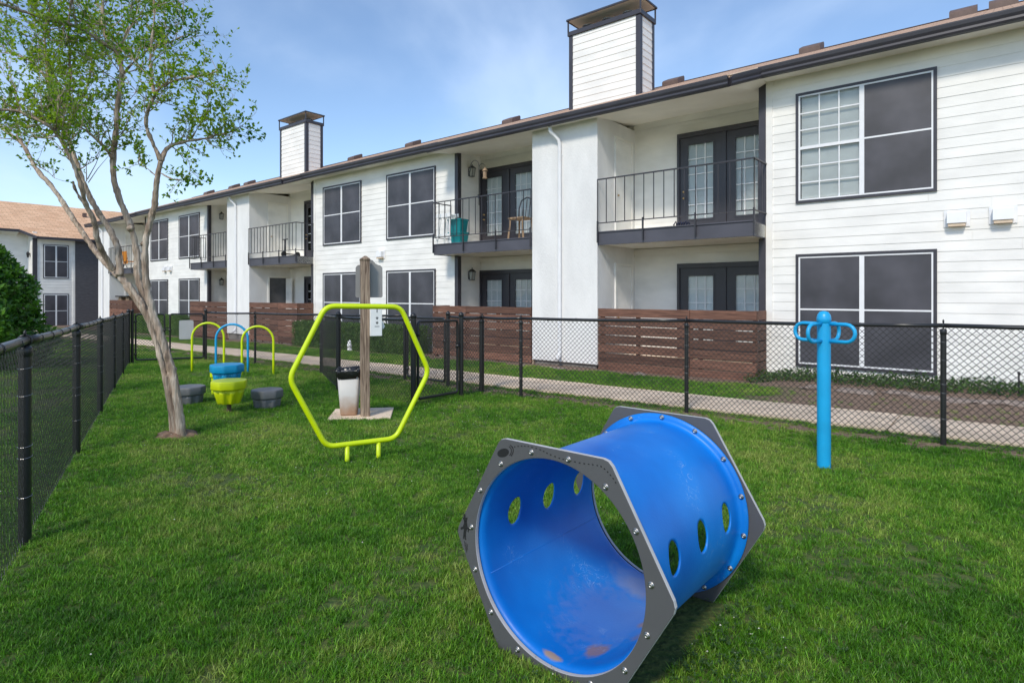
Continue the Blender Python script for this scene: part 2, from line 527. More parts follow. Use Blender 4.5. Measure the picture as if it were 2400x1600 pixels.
# ================================================================== the setting
def ground_mat():
    m, nt, N, L, b = node_mat('lawn soil')
    g = N.new('ShaderNodeNewGeometry')
    # distance from the long facade
    sb = N.new('ShaderNodeVectorMath'); sb.operation = 'SUBTRACT'; sb.inputs[1].default_value = tuple(B0)
    L.new(g.outputs['Position'], sb.inputs[0])
    dt = N.new('ShaderNodeVectorMath'); dt.operation = 'DOT_PRODUCT'; dt.inputs[1].default_value = tuple(NB)
    L.new(sb.outputs[0], dt.inputs[0])
    n1 = N.new('ShaderNodeTexNoise'); n1.inputs['Scale'].default_value = 1.4; n1.inputs['Detail'].default_value = 6
    n2 = N.new('ShaderNodeTexNoise'); n2.inputs['Scale'].default_value = 26.0; n2.inputs['Detail'].default_value = 5
    L.new(g.outputs['Position'], n1.inputs[0]); L.new(g.outputs['Position'], n2.inputs[0])
    wob = N.new('ShaderNodeMath'); wob.operation = 'MULTIPLY_ADD'; wob.inputs[1].default_value = 2.2; wob.inputs[2].default_value = -1.1
    L.new(n1.outputs['Fac'], wob.inputs[0])
    ad = N.new('ShaderNodeMath'); ad.operation = 'ADD'
    L.new(dt.outputs['Value'], ad.inputs[0]); L.new(wob.outputs[0], ad.inputs[1])
    mr = N.new('ShaderNodeMapRange'); mr.inputs["From Min"].default_value = 2.0; mr.inputs["From Max"].default_value = 2.8
    mr.inputs['To Min'].default_value = 1.0; mr.inputs['To Max'].default_value = 0.0
    L.new(ad.outputs[0], mr.inputs['Value'])
    # bare bed at the right-hand end, out to the path
    du_ = N.new('ShaderNodeVectorMath'); du_.operation = 'DOT_PRODUCT'; du_.inputs[1].default_value = tuple(D1); L.new(sb.outputs[0], du_.inputs[0])
    dw = N.new('ShaderNodeMath'); dw.operation = 'ADD'; L.new(du_.outputs['Value'], dw.inputs[0]); L.new(wob.outputs[0], dw.inputs[1])
    ub = N.new('ShaderNodeMapRange'); ub.inputs['From Min'].default_value = -1.6; ub.inputs['From Max'].default_value = -0.8; ub.inputs['To Min'].default_value = 1.0; ub.inputs['To Max'].default_value = 0.0
    L.new(dw.outputs[0], ub.inputs['Value'])
    vl = N.new('ShaderNodeMath'); vl.operation = 'LESS_THAN'; vl.inputs[1].default_value = 4.6; L.new(dt.outputs['Value'], vl.inputs[0])
    bb = N.new('ShaderNodeMath'); bb.operation = 'MULTIPLY'; L.new(ub.outputs[0], bb.inputs[0]); L.new(vl.outputs[0], bb.inputs[1])
    m0 = N.new('ShaderNodeMath'); m0.operation = 'MAXIMUM'; L.new(mr.outputs[0], m0.inputs[0]); L.new(bb.outputs[0], m0.inputs[1])
    # worn strip under the front fence
    bd = N.new('ShaderNodeMath'); bd.operation = 'SUBTRACT'; bd.inputs[1].default_value = 5.78; L.new(dt.outputs['Value'], bd.inputs[0])
    ba = N.new('ShaderNodeMath'); ba.operation = 'ABSOLUTE'; L.new(bd.outputs[0], ba.inputs[0])
    bm = N.new('ShaderNodeMapRange'); bm.inputs['From Min'].default_value = 0.12; bm.inputs['From Max'].default_value = 0.42; bm.inputs['To Min'].default_value = 0.9; bm.inputs['To Max'].default_value = 0.0
    L.new(ba.outputs[0], bm.inputs['Value'])
    mxf = N.new('ShaderNodeMath'); mxf.operation = 'MAXIMUM'; L.new(m0.outputs[0], mxf.inputs[0]); L.new(bm.outputs[0], mxf.inputs[1])
    turf = N.new('ShaderNodeValToRGB')
    turf.color_ramp.elements[0].position = 0.35; turf.color_ramp.elements[0].color = (0.035, 0.075, 0.010, 1)
    turf.color_ramp.elements[1].position = 0.75; turf.color_ramp.elements[1].color = (0.13, 0.15, 0.035, 1)
    L.new(n2.outputs['Fac'], turf.inputs[0])
    soil = N.new('ShaderNodeValToRGB')
    soil.color_ramp.elements[0].position = 0.3; soil.color_ramp.elements[0].color = (0.075, 0.043, 0.03, 1)
    soil.color_ramp.elements[1].position = 0.72; soil.color_ramp.elements[1].color = (0.34, 0.235, 0.165, 1)
    L.new(n2.outputs['Fac'], soil.inputs[0])
    mx = N.new('ShaderNodeMix'); mx.data_type = 'RGBA'
    L.new(mxf.outputs[0], mx.inputs['Factor']); L.new(turf.outputs[0], mx.inputs['A']); L.new(soil.outputs[0], mx.inputs['B'])
    L.new(mx.outputs['Result'], b.inputs['Base Color'])
    b.inputs['Roughness'].default_value = 0.95
    bp = N.new('ShaderNodeBump'); bp.inputs['Strength'].default_value = 0.9; bp.inputs['Distance'].default_value = 0.03
    L.new(n2.outputs['Fac'], bp.inputs['Height']); L.new(bp.outputs[0], b.inputs['Normal'])
    return m


xs = [-900, -300, -120, -60] + [x * 0.5 for x in range(-90, 61)] + [45, 70, 130, 300, 900]
ys = [-900, -300, -100, -40, -15, -6] + [y * 0.5 for y in range(-6, 97)] + [55, 70, 110, 200, 400, 900]
gv = [(x, y, gz(x, y)) for y in ys for x in xs]
nx = len(xs)
gf = [(j * nx + i, j * nx + i + 1, (j + 1) * nx + i + 1, (j + 1) * nx + i) for j in range(len(ys) - 1) for i in range(nx - 1)]
g_ = MB(); g_.smooth = True; g_.add(gv, gf)
ground = g_.build('ground', ground_mat(), fix=False)
tag(ground, 'green lawn and bare soil ground of the yard', None, kind='structure')

# the concrete path between fence and building: each slab its own piece
pathr = link('path', None); tag(pathr, 'pale concrete path behind the front fence', None, kind='structure')
pathr.location = bw(0, 0); pathr.rotation_euler = (0, 0, BROT)
uu = -12.0
k = 0
while uu < 46:
    ln = 1.52
    u1 = uu + ln - 0.012
    m = MB()
    def pz(u, v, dz):
        p = bw(u, v)
        return (u, v, gz0(p.x, p.y) + dz)
    va0, va1 = 4.22 - 0.006 * uu * 0, 5.36
    top = 0.035 + 0.004 * math.sin(k * 2.3)
    m.hexa([pz(uu, va0, -0.1), pz(u1, va0, -0.1), pz(u1, va1, -0.1), pz(uu, va1, -0.1), pz(uu, va0, top), pz(u1, va0, top), pz(u1, va1, top), pz(uu, va1, top)])
    m.build('slab', M_CONC, pathr, bevel=0.008)
    uu += ln; k += 1

# ------------------------------------------------------------------ the long apartment building
bld = thing('apartment_building', 'long white two-storey apartment block with charcoal trim and tan shingle roof', 'building', B0, BROT)
PIT = 17.18
REC = -1.18                   # back wall of the recesses
ZS = 6.0                      # soffit
PF = 0.75                     # front of stucco piers and balconies
P0u, P1u = 3.735, 5.74        # pier
LBe = 9.32                    # end of the left-hand recess
DK0, DK1 = 2.66, 2.96         # balcony deck


def lap_boards(fn, a, b, z0, z1, holes=(), pitch=0.186, name='siding_board'):
    """lapped boards on a wall; fn(along, out, z) -> local xyz; holes: (a0,a1,z0,z1)"""
    z = z0
    while z < z1 - 0.03:
        zt = min(z + pitch + 0.012, z1)
        spans = [(a, b)]
        for h in holes:
            if h[2] < z + 0.02 and h[3] > zt - 0.02:
                ns = []
                for s0, s1 in spans:
                    if h[0] > s0 and h[0] < s1:
                        ns.append((s0, h[0]))
                        if h[1] < s1:
                            ns.append((h[1], s1))
                    elif h[1] > s0 and h[1] < s1 and h[0] <= s0:
                        ns.append((h[1], s1))
                    elif h[0] <= s0 and h[1] >= s1:
                        pass
                    else:
                        ns.append((s0, s1))
                spans = ns
        cutspans = []
        for s0, s1 in spans:
            if s1 - s0 > 4.2 and name == 'siding_board':
                c_ = s0 + (s1 - s0) * random.uniform(0.25, 0.75)
                cutspans += [(s0, c_ - 0.0015), (c_ + 0.0015, s1)]
            else:
                cutspans.append((s0, s1))
        for s0, s1 in cutspans:
            if s1 - s0 < 0.03:
                continue
            m = MB()
            j = random.uniform(-0.0015, 0.0015)
            sec = [(0.001, z), (0.0135 + j, z), (0.004, zt), (0.001, zt)]
            m.prism(sec, lambda p, t: fn(t, p[0], p[1]), s0, s1)
            m.build(name, M_SIDING, bld)
        z += pitch


def wall(name, mat, *b):
    m = MB(); m.box(*b)
    return m.build(name, mat, bld)


# outer walls between bays
WALLS = [(-9.0, 0.0), (LBe, PIT), (LBe + PIT, 2 * PIT)]
WINZ = [(-0.02, 2.29), (3.34, 5.61)]
wins = []
for a, b in WALLS:
    wu = []
    if a > 0:
        wu = [(a + 0.88, a + 3.35), (a + 4.78, a + 7.2)]
    else:
        wu = [(-2.99, -0.594), (-7.1, -4.7)]
    wall('wall', M_SIDING, a, b, -0.2, 0.0, -0.9, ZS)
    holes = [(w0 + 0.02, w1 - 0.02, z0, z1) for w0, w1 in wu for z0, z1 in WINZ]
    lap_boards(lambda t, o, z: (t, o, z), a + 0.13, b - 0.13, -0.55, ZS, holes)
    # corner boards in charcoal next to the recess
    for uc, sgn in ((a, 1), (b, -1)):
        if uc < -8:
            continue
        m = MB()
        m.box(uc, uc + sgn * 0.13, 0.0, 0.03, -0.6, ZS)
        m.build('corner_trim', M_SIDING, bld)
    for w0, w1 in wu:
        for fl, (z0, z1) in enumerate(WINZ):
            wins.append((w0, w1, z0, z1, a < 0 and fl == 1 and w1 > -1))

def blind(m, x0, x1, z0, z1, y, pitch=0.05):
    z = z0
    while z < z1:
        m.hexa([(x0, y - 0.012, z), (x1, y - 0.012, z), (x1, y - 0.010, z), (x0, y - 0.010, z),
                (x0, y + 0.010, z + pitch * 0.96), (x1, y + 0.010, z + pitch * 0.96), (x1, y + 0.012, z + pitch * 0.96), (x0, y + 0.012, z + pitch * 0.96)])
        z += pitch


def window(w0, w1, z0, z1, open_left):
    """sliding window under dark solar screens; the one bare sash shows glass and blinds"""
    cx = (w0 + w1) / 2
    wd = link('window', None, bld); wd.location = (cx, 0, z0)
    hw = (w1 - w0) / 2; h = z1 - z0
    t = MB()
    tw = 0.055
    for b in ((-hw, hw, 0, tw), (-hw, hw, h - tw, h)):
        t.box(b[0], b[1], 0.0, 0.048, b[2], b[3])
    t.box(-hw, -hw + tw, 0.0, 0.047, tw, h - tw); t.box(hw - tw, hw, 0.0, 0.047, tw, h - tw)
    t.build('outer_trim', M_TRIM, wd)
    f = MB()
    i = hw - tw
    fw = 0.030
    f.box(-i, i, 0.0, 0.040, tw, tw + fw); f.box(-i, i, 0.0, 0.040, h - tw - fw, h - tw)
    f.box(-i, -i + fw, 0.0, 0.039, tw + fw, h - tw - fw); f.box(i - fw, i, 0.0, 0.039, tw + fw, h - tw - fw)
    f.box(-0.042, 0.042, 0.0, 0.042, tw + fw, h - tw - fw)
    f.build('frame', M_WFRAME, wd)
    zb, zt = tw + fw, h - tw - fw
    mid = zb + (zt - zb) * 0.51
    for sx in (-1, 1):
        x0, x1 = (-i + fw, -0.042) if sx < 0 else (0.042, i - fw)
        bare = open_left and sx > 0       # local +x is the photo's left
        if not bare:
            s = MB(); s.box(x0, x1, 0.004, 0.026, zb, mid - 0.016); s.build('solar_screen', M_SCREEN, wd)
            s = MB(); s.box(x0, x1, 0.004, 0.026, mid + 0.016, zt); s.build('solar_screen', M_SCREEN, wd)
            s = MB(); s.box(x0, x1, 0.004, 0.032, mid - 0.016, mid + 0.016); s.build('rail', M_WFRAME, wd)
        else:
            mid2 = zb + (zt - zb) * 0.5
            s = MB(); s.box(x0, x1, -0.02, 0.03, mid2 - 0.03, mid2 + 0.03)
            s.build('meeting_rail', M_WFRAME, wd)
            for za, zc in ((zb, mid2 - 0.03), (mid2 + 0.03, zt)):
                gy = 0.0 if za < mid2 else 0.016
                g = MB(); g.box(x0, x1, gy - 0.003, gy, za, zc); g.build('pane', M_GLASS, wd)
                mu = MB()
                for q in (1, 2):
                    xx = x0 + (x1 - x0) * q / 3; mu.box(xx - 0.011, xx + 0.011, gy + 0.001, gy + 0.008, za, zc)
                    zz = za + (zc - za) * q / 3; mu.box(x0, x1, gy + 0.0015, gy + 0.0085, zz - 0.011, zz + 0.011)
                mu.build('muntin', M_WFRAME, wd)
            bl = MB(); blind(bl, x0 + 0.01, x1 - 0.01, zb + 0.02, zt, -0.05); bl.build('blind', M_BLIND, wd)
            dk = MB(); dk.box(x0 - 0.02, x1 + 0.02, -0.11, -0.10, zb - 0.02, zt + 0.02); dk.build('room_shade_sheet', M_DARKIN, wd)  # thin dark sheet, the room's shade painted behind the blind


# cut the base wall behind the bare sash: replace wall A by pieces so that the sash has depth
for o in [c for c in bld.children if c.name == 'wall']:
    bpy.data.objects.remove(o)
bw0, bw1 = -2.99, -0.594
bm_ = (bw0 + bw1) / 2
m = MB()
m.box(-9, bm_, -0.2, 0, -0.9, ZS); m.build('wall', M_SIDING, bld)
m = MB(); m.box(bw1 - 0.06, 0, -0.2, 0, -0.9, ZS); m.build('wall', M_SIDING, bld)
m = MB(); m.box(bm_, bw1 - 0.06, -0.2, 0, -0.9, 3.40); m.build('wall', M_SIDING, bld)
m = MB(); m.box(bm_, bw1 - 0.06, -0.2, 0, 5.55, ZS); m.build('wall', M_SIDING, bld)
for w in wins:
    window(*w)

# recessed bays: back wall, side walls, decks, doors, rails
def french_door(c, z0, hgt, blinds):
    d = link('french_door', None, bld); d.location = (c, REC, z0)
    hw = 1.2
    f = MB()
    f.box(-hw, hw, 0.0, 0.10, hgt - 0.12, hgt); f.box(-hw, -hw + 0.07, 0.0, 0.10, 0, hgt - 0.12); f.box(hw - 0.07, hw, 0.0, 0.10, 0, hgt - 0.12)
    f.box(-0.05, 0.05, 0.0, 0.095, 0, hgt - 0.12)
    f.build('frame', M_DOOR, d, bevel=0.006)
    for s in (-1, 1):
        a, b = (0.05, hw - 0.07) if s > 0 else (-hw + 0.07, -0.05)
        l0, l1 = (0.255, 0.935) if s > 0 else (-0.935, -0.255)
        zl0, zl1 = 0.36, hgt - 0.30
        lf = MB()
        lf.box(a, b, 0.01, 0.06, 0.01, zl0); lf.box(a, b, 0.01, 0.06, zl1, hgt - 0.12)
        lf.box(a, l0, 0.01, 0.06, zl0, zl1); lf.box(l1, b, 0.01, 0.06, zl0, zl1)
        for q in (l0, l1):
            lf.box(q - 0.02, q + 0.02, 0.06, 0.072, zl0 - 0.02, zl1 + 0.02)
        lf.box(l0 + 0.02, l1 - 0.02, 0.06, 0.072, zl1 - 0.02, zl1 + 0.02); lf.box(l0 + 0.02, l1 - 0.02, 0.06, 0.072, zl0 - 0.02, zl0 + 0.02)
        lf.build('leaf', M_DOOR, d)
        g = MB(); g.box(l0, l1, 0.040, 0.044, zl0, zl1); g.build('pane', M_GLASS, d)
        mu = MB()
        for q in (1, 2):
            xx = l0 + (l1 - l0) * q / 3; mu.box(xx - 0.012, xx + 0.012, 0.045, 0.052, zl0, zl1)
        for q in range(1, 5):
            zz = zl0 + (zl1 - zl0) * q / 5; mu.box(l0, l1, 0.0455, 0.0525, zz - 0.012, zz + 0.012)
        mu.build('muntin', M_WFRAME, d)
        bl = MB()
        if blinds:
            blind(bl, l0, l1, zl0, zl1, 0.02, 0.048); bl.build('blind', M_BLIND, d)
        else:
            bl.box(l0, l1, 0.012, 0.016, zl0, zl1); bl.build('curtain', M_BLIND, d)
        dk = MB(); dk.box(l0, l1, 0.002, 0.006, zl0, zl1); dk.build('room_shade_sheet', M_DARKIN, d)  # dark backing sheet, indoor shade put into its colour
    kn = MB()
    for zz in (0.92, 1.08):
        n0 = len(kn.v)
        kn.lathe([(0.028, 0), (0.03, 0.01), (0.012, 0.015), (0.012, 0.03), (0.026, 0.045), (0.022, 0.06), (0.004, 0.066)], 10)
        for i in range(n0, len(kn.v)):
            x, y, z = kn.v[i]; kn.v[i] = (x + 1.02, 0.06 + z, y + zz)
    kn.build('door_knob', M_BRASS, d)
    return d


def rail_run(bal, pts, ztop, zbot, posts):
    """handrail, lower rail, upright bars and standards along a plan polyline"""
    for z, nm in ((ztop, 'top_rail'), (zbot, 'bottom_rail')):
        for a, b in zip(pts[:-1], pts[1:]):
            m = MB(); m.bar((a[0], a[1], z), (b[0], b[1], z), 0.036, 0.022 if nm == 'bottom_rail' else 0.03)
            m.build(nm, M_RAILM, bal)
    me = None
    for a, b in zip(pts[:-1], pts[1:]):
        a = Vector((a[0], a[1], 0)); b = Vector((b[0], b[1], 0))
        n = max(2, int(round((b - a).length / 0.245)))
        for i in range(n + 1):
            p = a.lerp(b, i / n)
            if me is None:
                m = MB(); m.box(-0.0085, 0.0085, -0.0085, 0.0085, zbot, ztop); me = m.mesh('baluster', M_RAILM)
            o = link('baluster', me, bal); o.location = p
    for p in posts:
        m = MB(); m.box(p[0] - 0.016, p[0] + 0.016, p[1] - 0.005, p[1] + 0.03, DK0 + 0.06, zbot + 0.05)
        m.build('bracket', M_RAILM, bal)


def bay(k, left=True):
    o = PIT * k
    recs = [(o + 0.0, o + P0u, 1.3 + o)]
    if left:
        recs.append((o + P1u, o + LBe, 8.1 + o))
    for ri, (a, b, dc) in enumerate(recs):
        wall('back_wall', M_SIDING, a - 0.2, b + 0.2, REC - 0.2, REC, -0.9, ZS)
        for z0, z1, dh in ((-0.16, DK0, 2.40), (DK1, ZS, 2.57)):
            hole = [(dc - 1.2, dc + 1.2, z0 - 0.1, z0 + dh)]
            lap_boards(lambda t, q, z: (t, REC + q, z), a, b, z0, z1, hole, name='siding_board' if k < 2 else 'cladding_board')
            mtr = MB(); mtr.box(a, b, REC + 0.022, REC + 0.045, z1 - 0.16, z1); mtr.build('frieze_board', M_SIDING, bld)
        french_door(dc, -0.14, 2.38, not (k == 0 and ri == 0))
        french_door(dc, DK1 + 0.01, 2.56, True)
        # patio slab
        wall('patio_slab', M_CONC, a, b, REC, PF - 0.05, -0.5, -0.15)
        # deck
        bal = link('balcony', None, bld)
        end0 = a + 0.02 if ri == 0 else a + 0.005
        end1 = b - 0.005 if ri == 0 else b + 0.2
        m = MB(); m.box(end0, b - 0.005 if ri == 0 else b, REC, 0.0, DK0 + 0.02, DK1 - 0.02); m.box(end0, end1, 0.0005, PF - 0.05, DK0 + 0.02, DK1 - 0.02)
        m.build('deck', M_CREAM, bal)
        m = MB(); m.box(end0, end1, PF - 0.05, PF - 0.005, DK0, DK1)
        if ri == 0:
            m.box(end0, end0 + 0.045, 0.035, PF - 0.05, DK0, DK1)
        else:
            m.box(end1 - 0.045, end1, 0.035, PF - 0.05, DK0, DK1)
        m.box(end0, end1, PF - 0.09, PF + 0.02, DK1 + 0.001, DK1 + 0.03)
        m.build('fascia_board', M_TRIML, bal, bevel=0.004)
        yv = PF + 0.03
        if ri == 0:
            pts = [(a + 0.0, 0.03), (a + 0.01, yv), (b - 0.02, yv)]
            posts = [(a + 0.01, yv), (a + 1.25, yv), (a + 2.5, yv), (b - 0.03, yv)]
        else:
            pts = [(a + 0.02, yv), (b + 0.19, yv), (b + 0.19, 0.03)]
            posts = [(a + 0.03, yv), (a + 1.25, yv), (a + 2.5, yv), (b + 0.18, yv)]
        rail_run(bal, pts, 4.25, 3.19, posts)
        # post at the open corner
        pu = a if ri == 0 else b
        s = -1 if ri == 0 else 1
        m = MB(); m.box(pu - s * 0.002, pu - s * 0.145, -0.10, 0.052, -0.5, DK0 - 0.001)
        m.build('corner_post', M_TRIM, bld, bevel=0.006)
        m = MB(); m.box(pu - s * 0.002, pu - s * 0.145, -0.10, 0.052, DK1 + 0.002, ZS)
        m.build('corner_post', M_TRIM, bld, bevel=0.006)
        # return walls of the bay
        if ri == 0:
            wall('return_wall', M_SIDING, a - 0.2, a - 0.0, REC, -0.2, -0.9, ZS)
        else:
            wall('return_wall', M_SIDING, b + 0.001, b + 0.2, REC, -0.2, -0.9, ZS)
            for z0, z1 in ((-0.16, DK0), (DK1, ZS)):
                lap_boards(lambda t, q, z: (b - q, t, z), REC + 0.03, -0.10, z0, z1, name='return_board')
            for zl in (2.10, 5.40):
                lantern((b - 0.02, -0.60, zl))
    # stucco pier with store doors on its side
    a, b = o + P0u, o + P1u
    m = MB(); m.box(a, b, REC - 0.2, PF, -0.26, 5.86); m.build('stucco_pier', M_STUCCO, bld, bevel=0.012)
    m = MB(); m.box(a + 0.06, b - 0.06, REC - 0.2, PF - 0.07, -0.9, -0.262); m.build('foundation', M_FOUND, bld)
    for fl, (z0, z1) in enumerate(((-0.14, 2.26), (DK1 + 0.02, 5.5))):
        d = link('store_door', None, bld); d.location = (a, -0.56, z0)
        h = z1 - z0
        f = MB(); f.box(-0.035, 0, -0.47, -0.40, 0, h); f.box(-0.035, 0, 0.40, 0.47, 0, h); f.box(-0.036, 0, -0.40, 0.40, h - 0.07, h)
        f.build('frame', M_SIDING, d)
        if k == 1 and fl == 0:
            l = MB(); l.box(-0.005, 0.0, -0.40, 0.40, 0, h - 0.07); l.build('painted_doorway_shade', M_DARKIN, d)  # dark panel on the solid pier, painted shade of an open doorway
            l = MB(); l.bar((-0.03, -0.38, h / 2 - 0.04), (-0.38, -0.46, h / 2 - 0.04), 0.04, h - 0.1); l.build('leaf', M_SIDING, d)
        else:
            l = MB(); l.box(-0.015, -0.0005, -0.395, 0.395, 0, h - 0.075); l.build('leaf', M_SIDING, d)
            l = MB(); l.box(-0.05, -0.015, 0.30, 0.34, 1.0, 1.04); l.build('handle', M_BRASS, d)
    # downspout
    du = (a + b) / 2 + 0.08
    ds = link('downspout', None, bld)
    m = MB()
    zt = 5.72
    m.tube([(du + 0.17, PF + 0.24, zt + 0.06), (du + 0.17, PF + 0.23, zt - 0.10), (du + 0.10, PF + 0.16, zt - 0.2), (du + 0.02, PF + 0.08, zt - 0.32), (du, PF + 0.055, zt - 0.42), (du, PF + 0.052, 2.0), (du, PF + 0.052, 0.02), (du, PF + 0.08, -0.10), (du - 0.02, PF + 0.22, -0.19)], 0.05, 8)
    m.build('pipe', M_WFRAME, ds)
    m = MB()
    for zz in (5.0, 2.6, 0.4):
        m.box(du - 0.07, du + 0.07, PF + 0.001, PF + 0.012, zz, zz + 0.03)
    m.build('strap', M_WFRAME, ds)


def lantern(p):
    l = link('wall_lantern', None, bld); l.location = p      # faces -u
    b = MB()
    b.box(-0.025, 0, -0.05, 0.05, -0.16, 0.06); b.bar((-0.02, 0, 0.0), (-0.12, 0, 0.16), 0.02, 0.02)
    # roof
    b.add([(-0.12 - 0.1, -0.1, 0.08), (-0.12 + 0.1, -0.1, 0.08), (-0.12 + 0.1, 0.1, 0.08), (-0.12 - 0.1, 0.1, 0.08), (-0.145, -0.025, 0.17), (-0.095, -0.025, 0.17), (-0.095, 0.025, 0.17), (-0.145, 0.025, 0.17)],
          [(0, 3, 2, 1), (4, 5, 6, 7), (0, 1, 5, 4), (1, 2, 6, 5), (2, 3, 7, 6), (3, 0, 4, 7)])
    b.lathe([(0.02, 0.17), (0.012, 0.19), (0.02, 0.205), (0.004, 0.22)], 8, (-0.12, 0, 0))
    q = 0.075
    for i, j in ((-1, -1), (1, -1), (1, 1), (-1, 1)):
        b.bar((-0.12 + i * q * 0.72, j * q * 0.72, -0.17), (-0.12 + i * q, j * q, 0.08), 0.014, 0.014)
    b.box(-0.12 - 0.06, -0.12 + 0.06, -0.06, 0.06, -0.185, -0.165)
    b.build('housing', M_BLACK, l)
    g = MB()
    r0, r1 = 0.05, 0.07
    g.hexa([(-0.12 + i * r0, j * r0, -0.164) for i, j in ((-1, -1), (1, -1), (1, 1), (-1, 1))] + [(-0.12 + i * r1, j * r1, 0.078) for i, j in ((-1, -1), (1, -1), (1, 1), (-1, 1))])
    g.build('glass', M_LAMPG, l)


bay(0); bay(1); bay(2, left=False)
# far end, back and hidden end of the block
wall('end_wall', M_SIDING, 2 * PIT + P1u - 0.05, 2 * PIT + P1u + 0.25, -11.0, -0.1, -0.9, ZS)
wall('end_wall', M_SIDING, -9.2, -9.002, -11.0, 0.0, -0.9, ZS)
wall('rear_wall', M_SIDING, -9.0, 2 * PIT + P1u, -11.2, -11.0, -0.9, ZS)

# roof: planes from eave to ridge, stepping out over the bays
RZ, RS, RV = 6.17, 0.385, -5.5


def rz(v):
    return RZ + RS * (0.5 - v)


VE, VB = 0.5, 1.06
UE = 2 * PIT + P1u + 1.2
segs = []
edge = [(-10.0, VE), (-0.02, VE), (0.42, VB), (LBe + 0.15, VB), (LBe + 0.151, VE), (PIT - 0.02, VE), (PIT + 0.42, VB), (PIT + LBe + 0.15, VB), (PIT + LBe + 0.151, VE), (2 * PIT - 0.02, VE), (2 * PIT + 0.42, VB), (UE, VB)]
rf = link('roof', None, bld)
m = MB()
for (ua, va), (ub, vb) in zip(edge[:-1], edge[1:]):
    if ub - ua < 0.01:
        continue
    th = 0.05
    m.hexa([(ua, RV, rz(RV) - th), (ub, RV, rz(RV) - th), (ub, vb, rz(vb) - th), (ua, va, rz(va) - th), (ua, RV, rz(RV)), (ub, RV, rz(RV)), (ub, vb, rz(vb)), (ua, va, rz(va))])
zb = rz(RV)
m.hexa([(-10, RV, zb - 0.05), (UE, RV, zb - 0.05), (UE, -12, RZ - 0.05), (-10, -12, RZ - 0.05), (-10, RV, zb), (UE, RV, zb), (UE, -12, RZ), (-10, -12, RZ)])
m.build('shingle_slope', M_SHING, rf)
m = MB(); m.prism([(RV - 0.16, zb - 0.045), (RV, zb + 0.03), (RV + 0.16, zb - 0.045)], lambda p, t: (t, p[0], p[1]), -10, UE); m.build('ridge_cap', M_RIDGE, rf)
m = MB(); m.prism([(-10.9, RZ), (RV, zb - 0.06), (0.0, ZS + 0.12), (0.0, ZS), (-10.9, ZS)], lambda p, t: (t, p[0], p[1]), 2 * PIT + P1u - 0.05, 2 * PIT + P1u + 0.25); m.build('gable', M_SIDING, rf)
m = MB(); m.prism([(-10.9, RZ), (RV, zb - 0.06), (0.0, ZS + 0.12), (0.0, ZS), (-10.9, ZS)], lambda p, t: (t, p[0], p[1]), -9.2, -9.0); m.build('gable', M_SIDING, rf)
# eaves: soffit, fascia and gutter run by run
for (ua, va), (ub, vb) in zip(edge[:-1], edge[1:]):
    if ub - ua < 0.01:
        a0, b0 = min(va, vb), max(va, vb)
        m = MB(); m.hexa([(ua, a0, rz(a0) - 0.24), (ua + 0.03, a0, rz(a0) - 0.24), (ua + 0.03, b0, rz(b0) - 0.24), (ua, b0, rz(b0) - 0.24), (ua, a0, rz(a0) - 0.055), (ua + 0.03, a0, rz(a0) - 0.055), (ua + 0.03, b0, rz(b0) - 0.055), (ua, b0, rz(b0) - 0.055)])
        m.build('eave_end', M_TRIM, rf)
        continue
    A = Vector((ua, va, 0)); Bp = Vector((ub, vb, 0)); d = (Bp - A).normalized(); n = Vector((-d.y, d.x, 0))
    if n.y < 0:
        n = -n
    prof = [(-0.02, -0.235), (0.085, -0.235), (0.105, -0.20), (0.10, -0.16), (0.125, -0.11), (0.135, -0.055), (0.135, -0.035), (0.115, -0.035), (0.115, -0.06), (-0.02, -0.06)]
    m = MB()
    nn = len(prof)
    vs_ = [tuple(A + n * p[0] + Vector((0, 0, rz(va) + p[1]))) for p in prof] + [tuple(Bp + n * p[0] + Vector((0, 0, rz(vb) + p[1]))) for p in prof]
    m.add(vs_, [tuple(range(nn - 1, -1, -1)), tuple(range(nn, 2 * nn))] + [(i, (i + 1) % nn, nn + (i + 1) % nn, nn + i) for i in range(nn)])
    m.build('gutter', M_TRIM, rf)
    # drip edge in pale shingle starter
    m = MB()
    m.hexa([A + n * -0.02 + Vector((0, 0, rz(va) + 0.001)), Bp + n * -0.02 + Vector((0, 0, rz(vb) + 0.001)), Bp + n * 0.03 + Vector((0, 0, rz(vb) - 0.012)), A + n * 0.03 + Vector((0, 0, rz(va) - 0.012)),
            A + n * -0.02 + Vector((0, 0, rz(va) + 0.013)), Bp + n * -0.02 + Vector((0, 0, rz(vb) + 0.013)), Bp + n * 0.03 + Vector((0, 0, rz(vb) - 0.001)), A + n * 0.03 + Vector((0, 0, rz(va) - 0.001))])
    m.build('starter_strip', M_CONC, rf)
    # soffit
    m = MB()
    vi = -0.2 if max(va, vb) < 0.6 else REC
    zi = ZS
    zo_a, zo_b = rz(va) - 0.215, rz(vb) - 0.215
    m.hexa([(ua, vi, zi), (ub, vi, zi), (ub, vb - 0.021, zo_b), (ua, va - 0.021, zo_a), (ua, vi, zi + 0.02), (ub, vi, zi + 0.02), (ub, vb - 0.021, zo_b + 0.02), (ua, va - 0.021, zo_a + 0.02)])
    m.build('soffit', M_CREAM, rf)

# roof vents along the ridge
vm = MB()
vm.prism([(-0.26, 0.0), (0.26, -0.2), (0.26, 0.06), (0.20, 0.12), (-0.20, 0.30), (-0.26, 0.27)], lambda p, t: (t, p[0], p[1]), -0.27, 0.27)
vme = vm.mesh('roof_vent', M_VENT)
for px in (2352, 2258, 1902, 1578, 1480, 1360, 1198, 968, 832, 585, 549, 490):
    o = link('roof_vent', vme, rf)
    vv = -5.0
    o.location = (u_at(px, vv), vv, rz(vv) - 0.02)


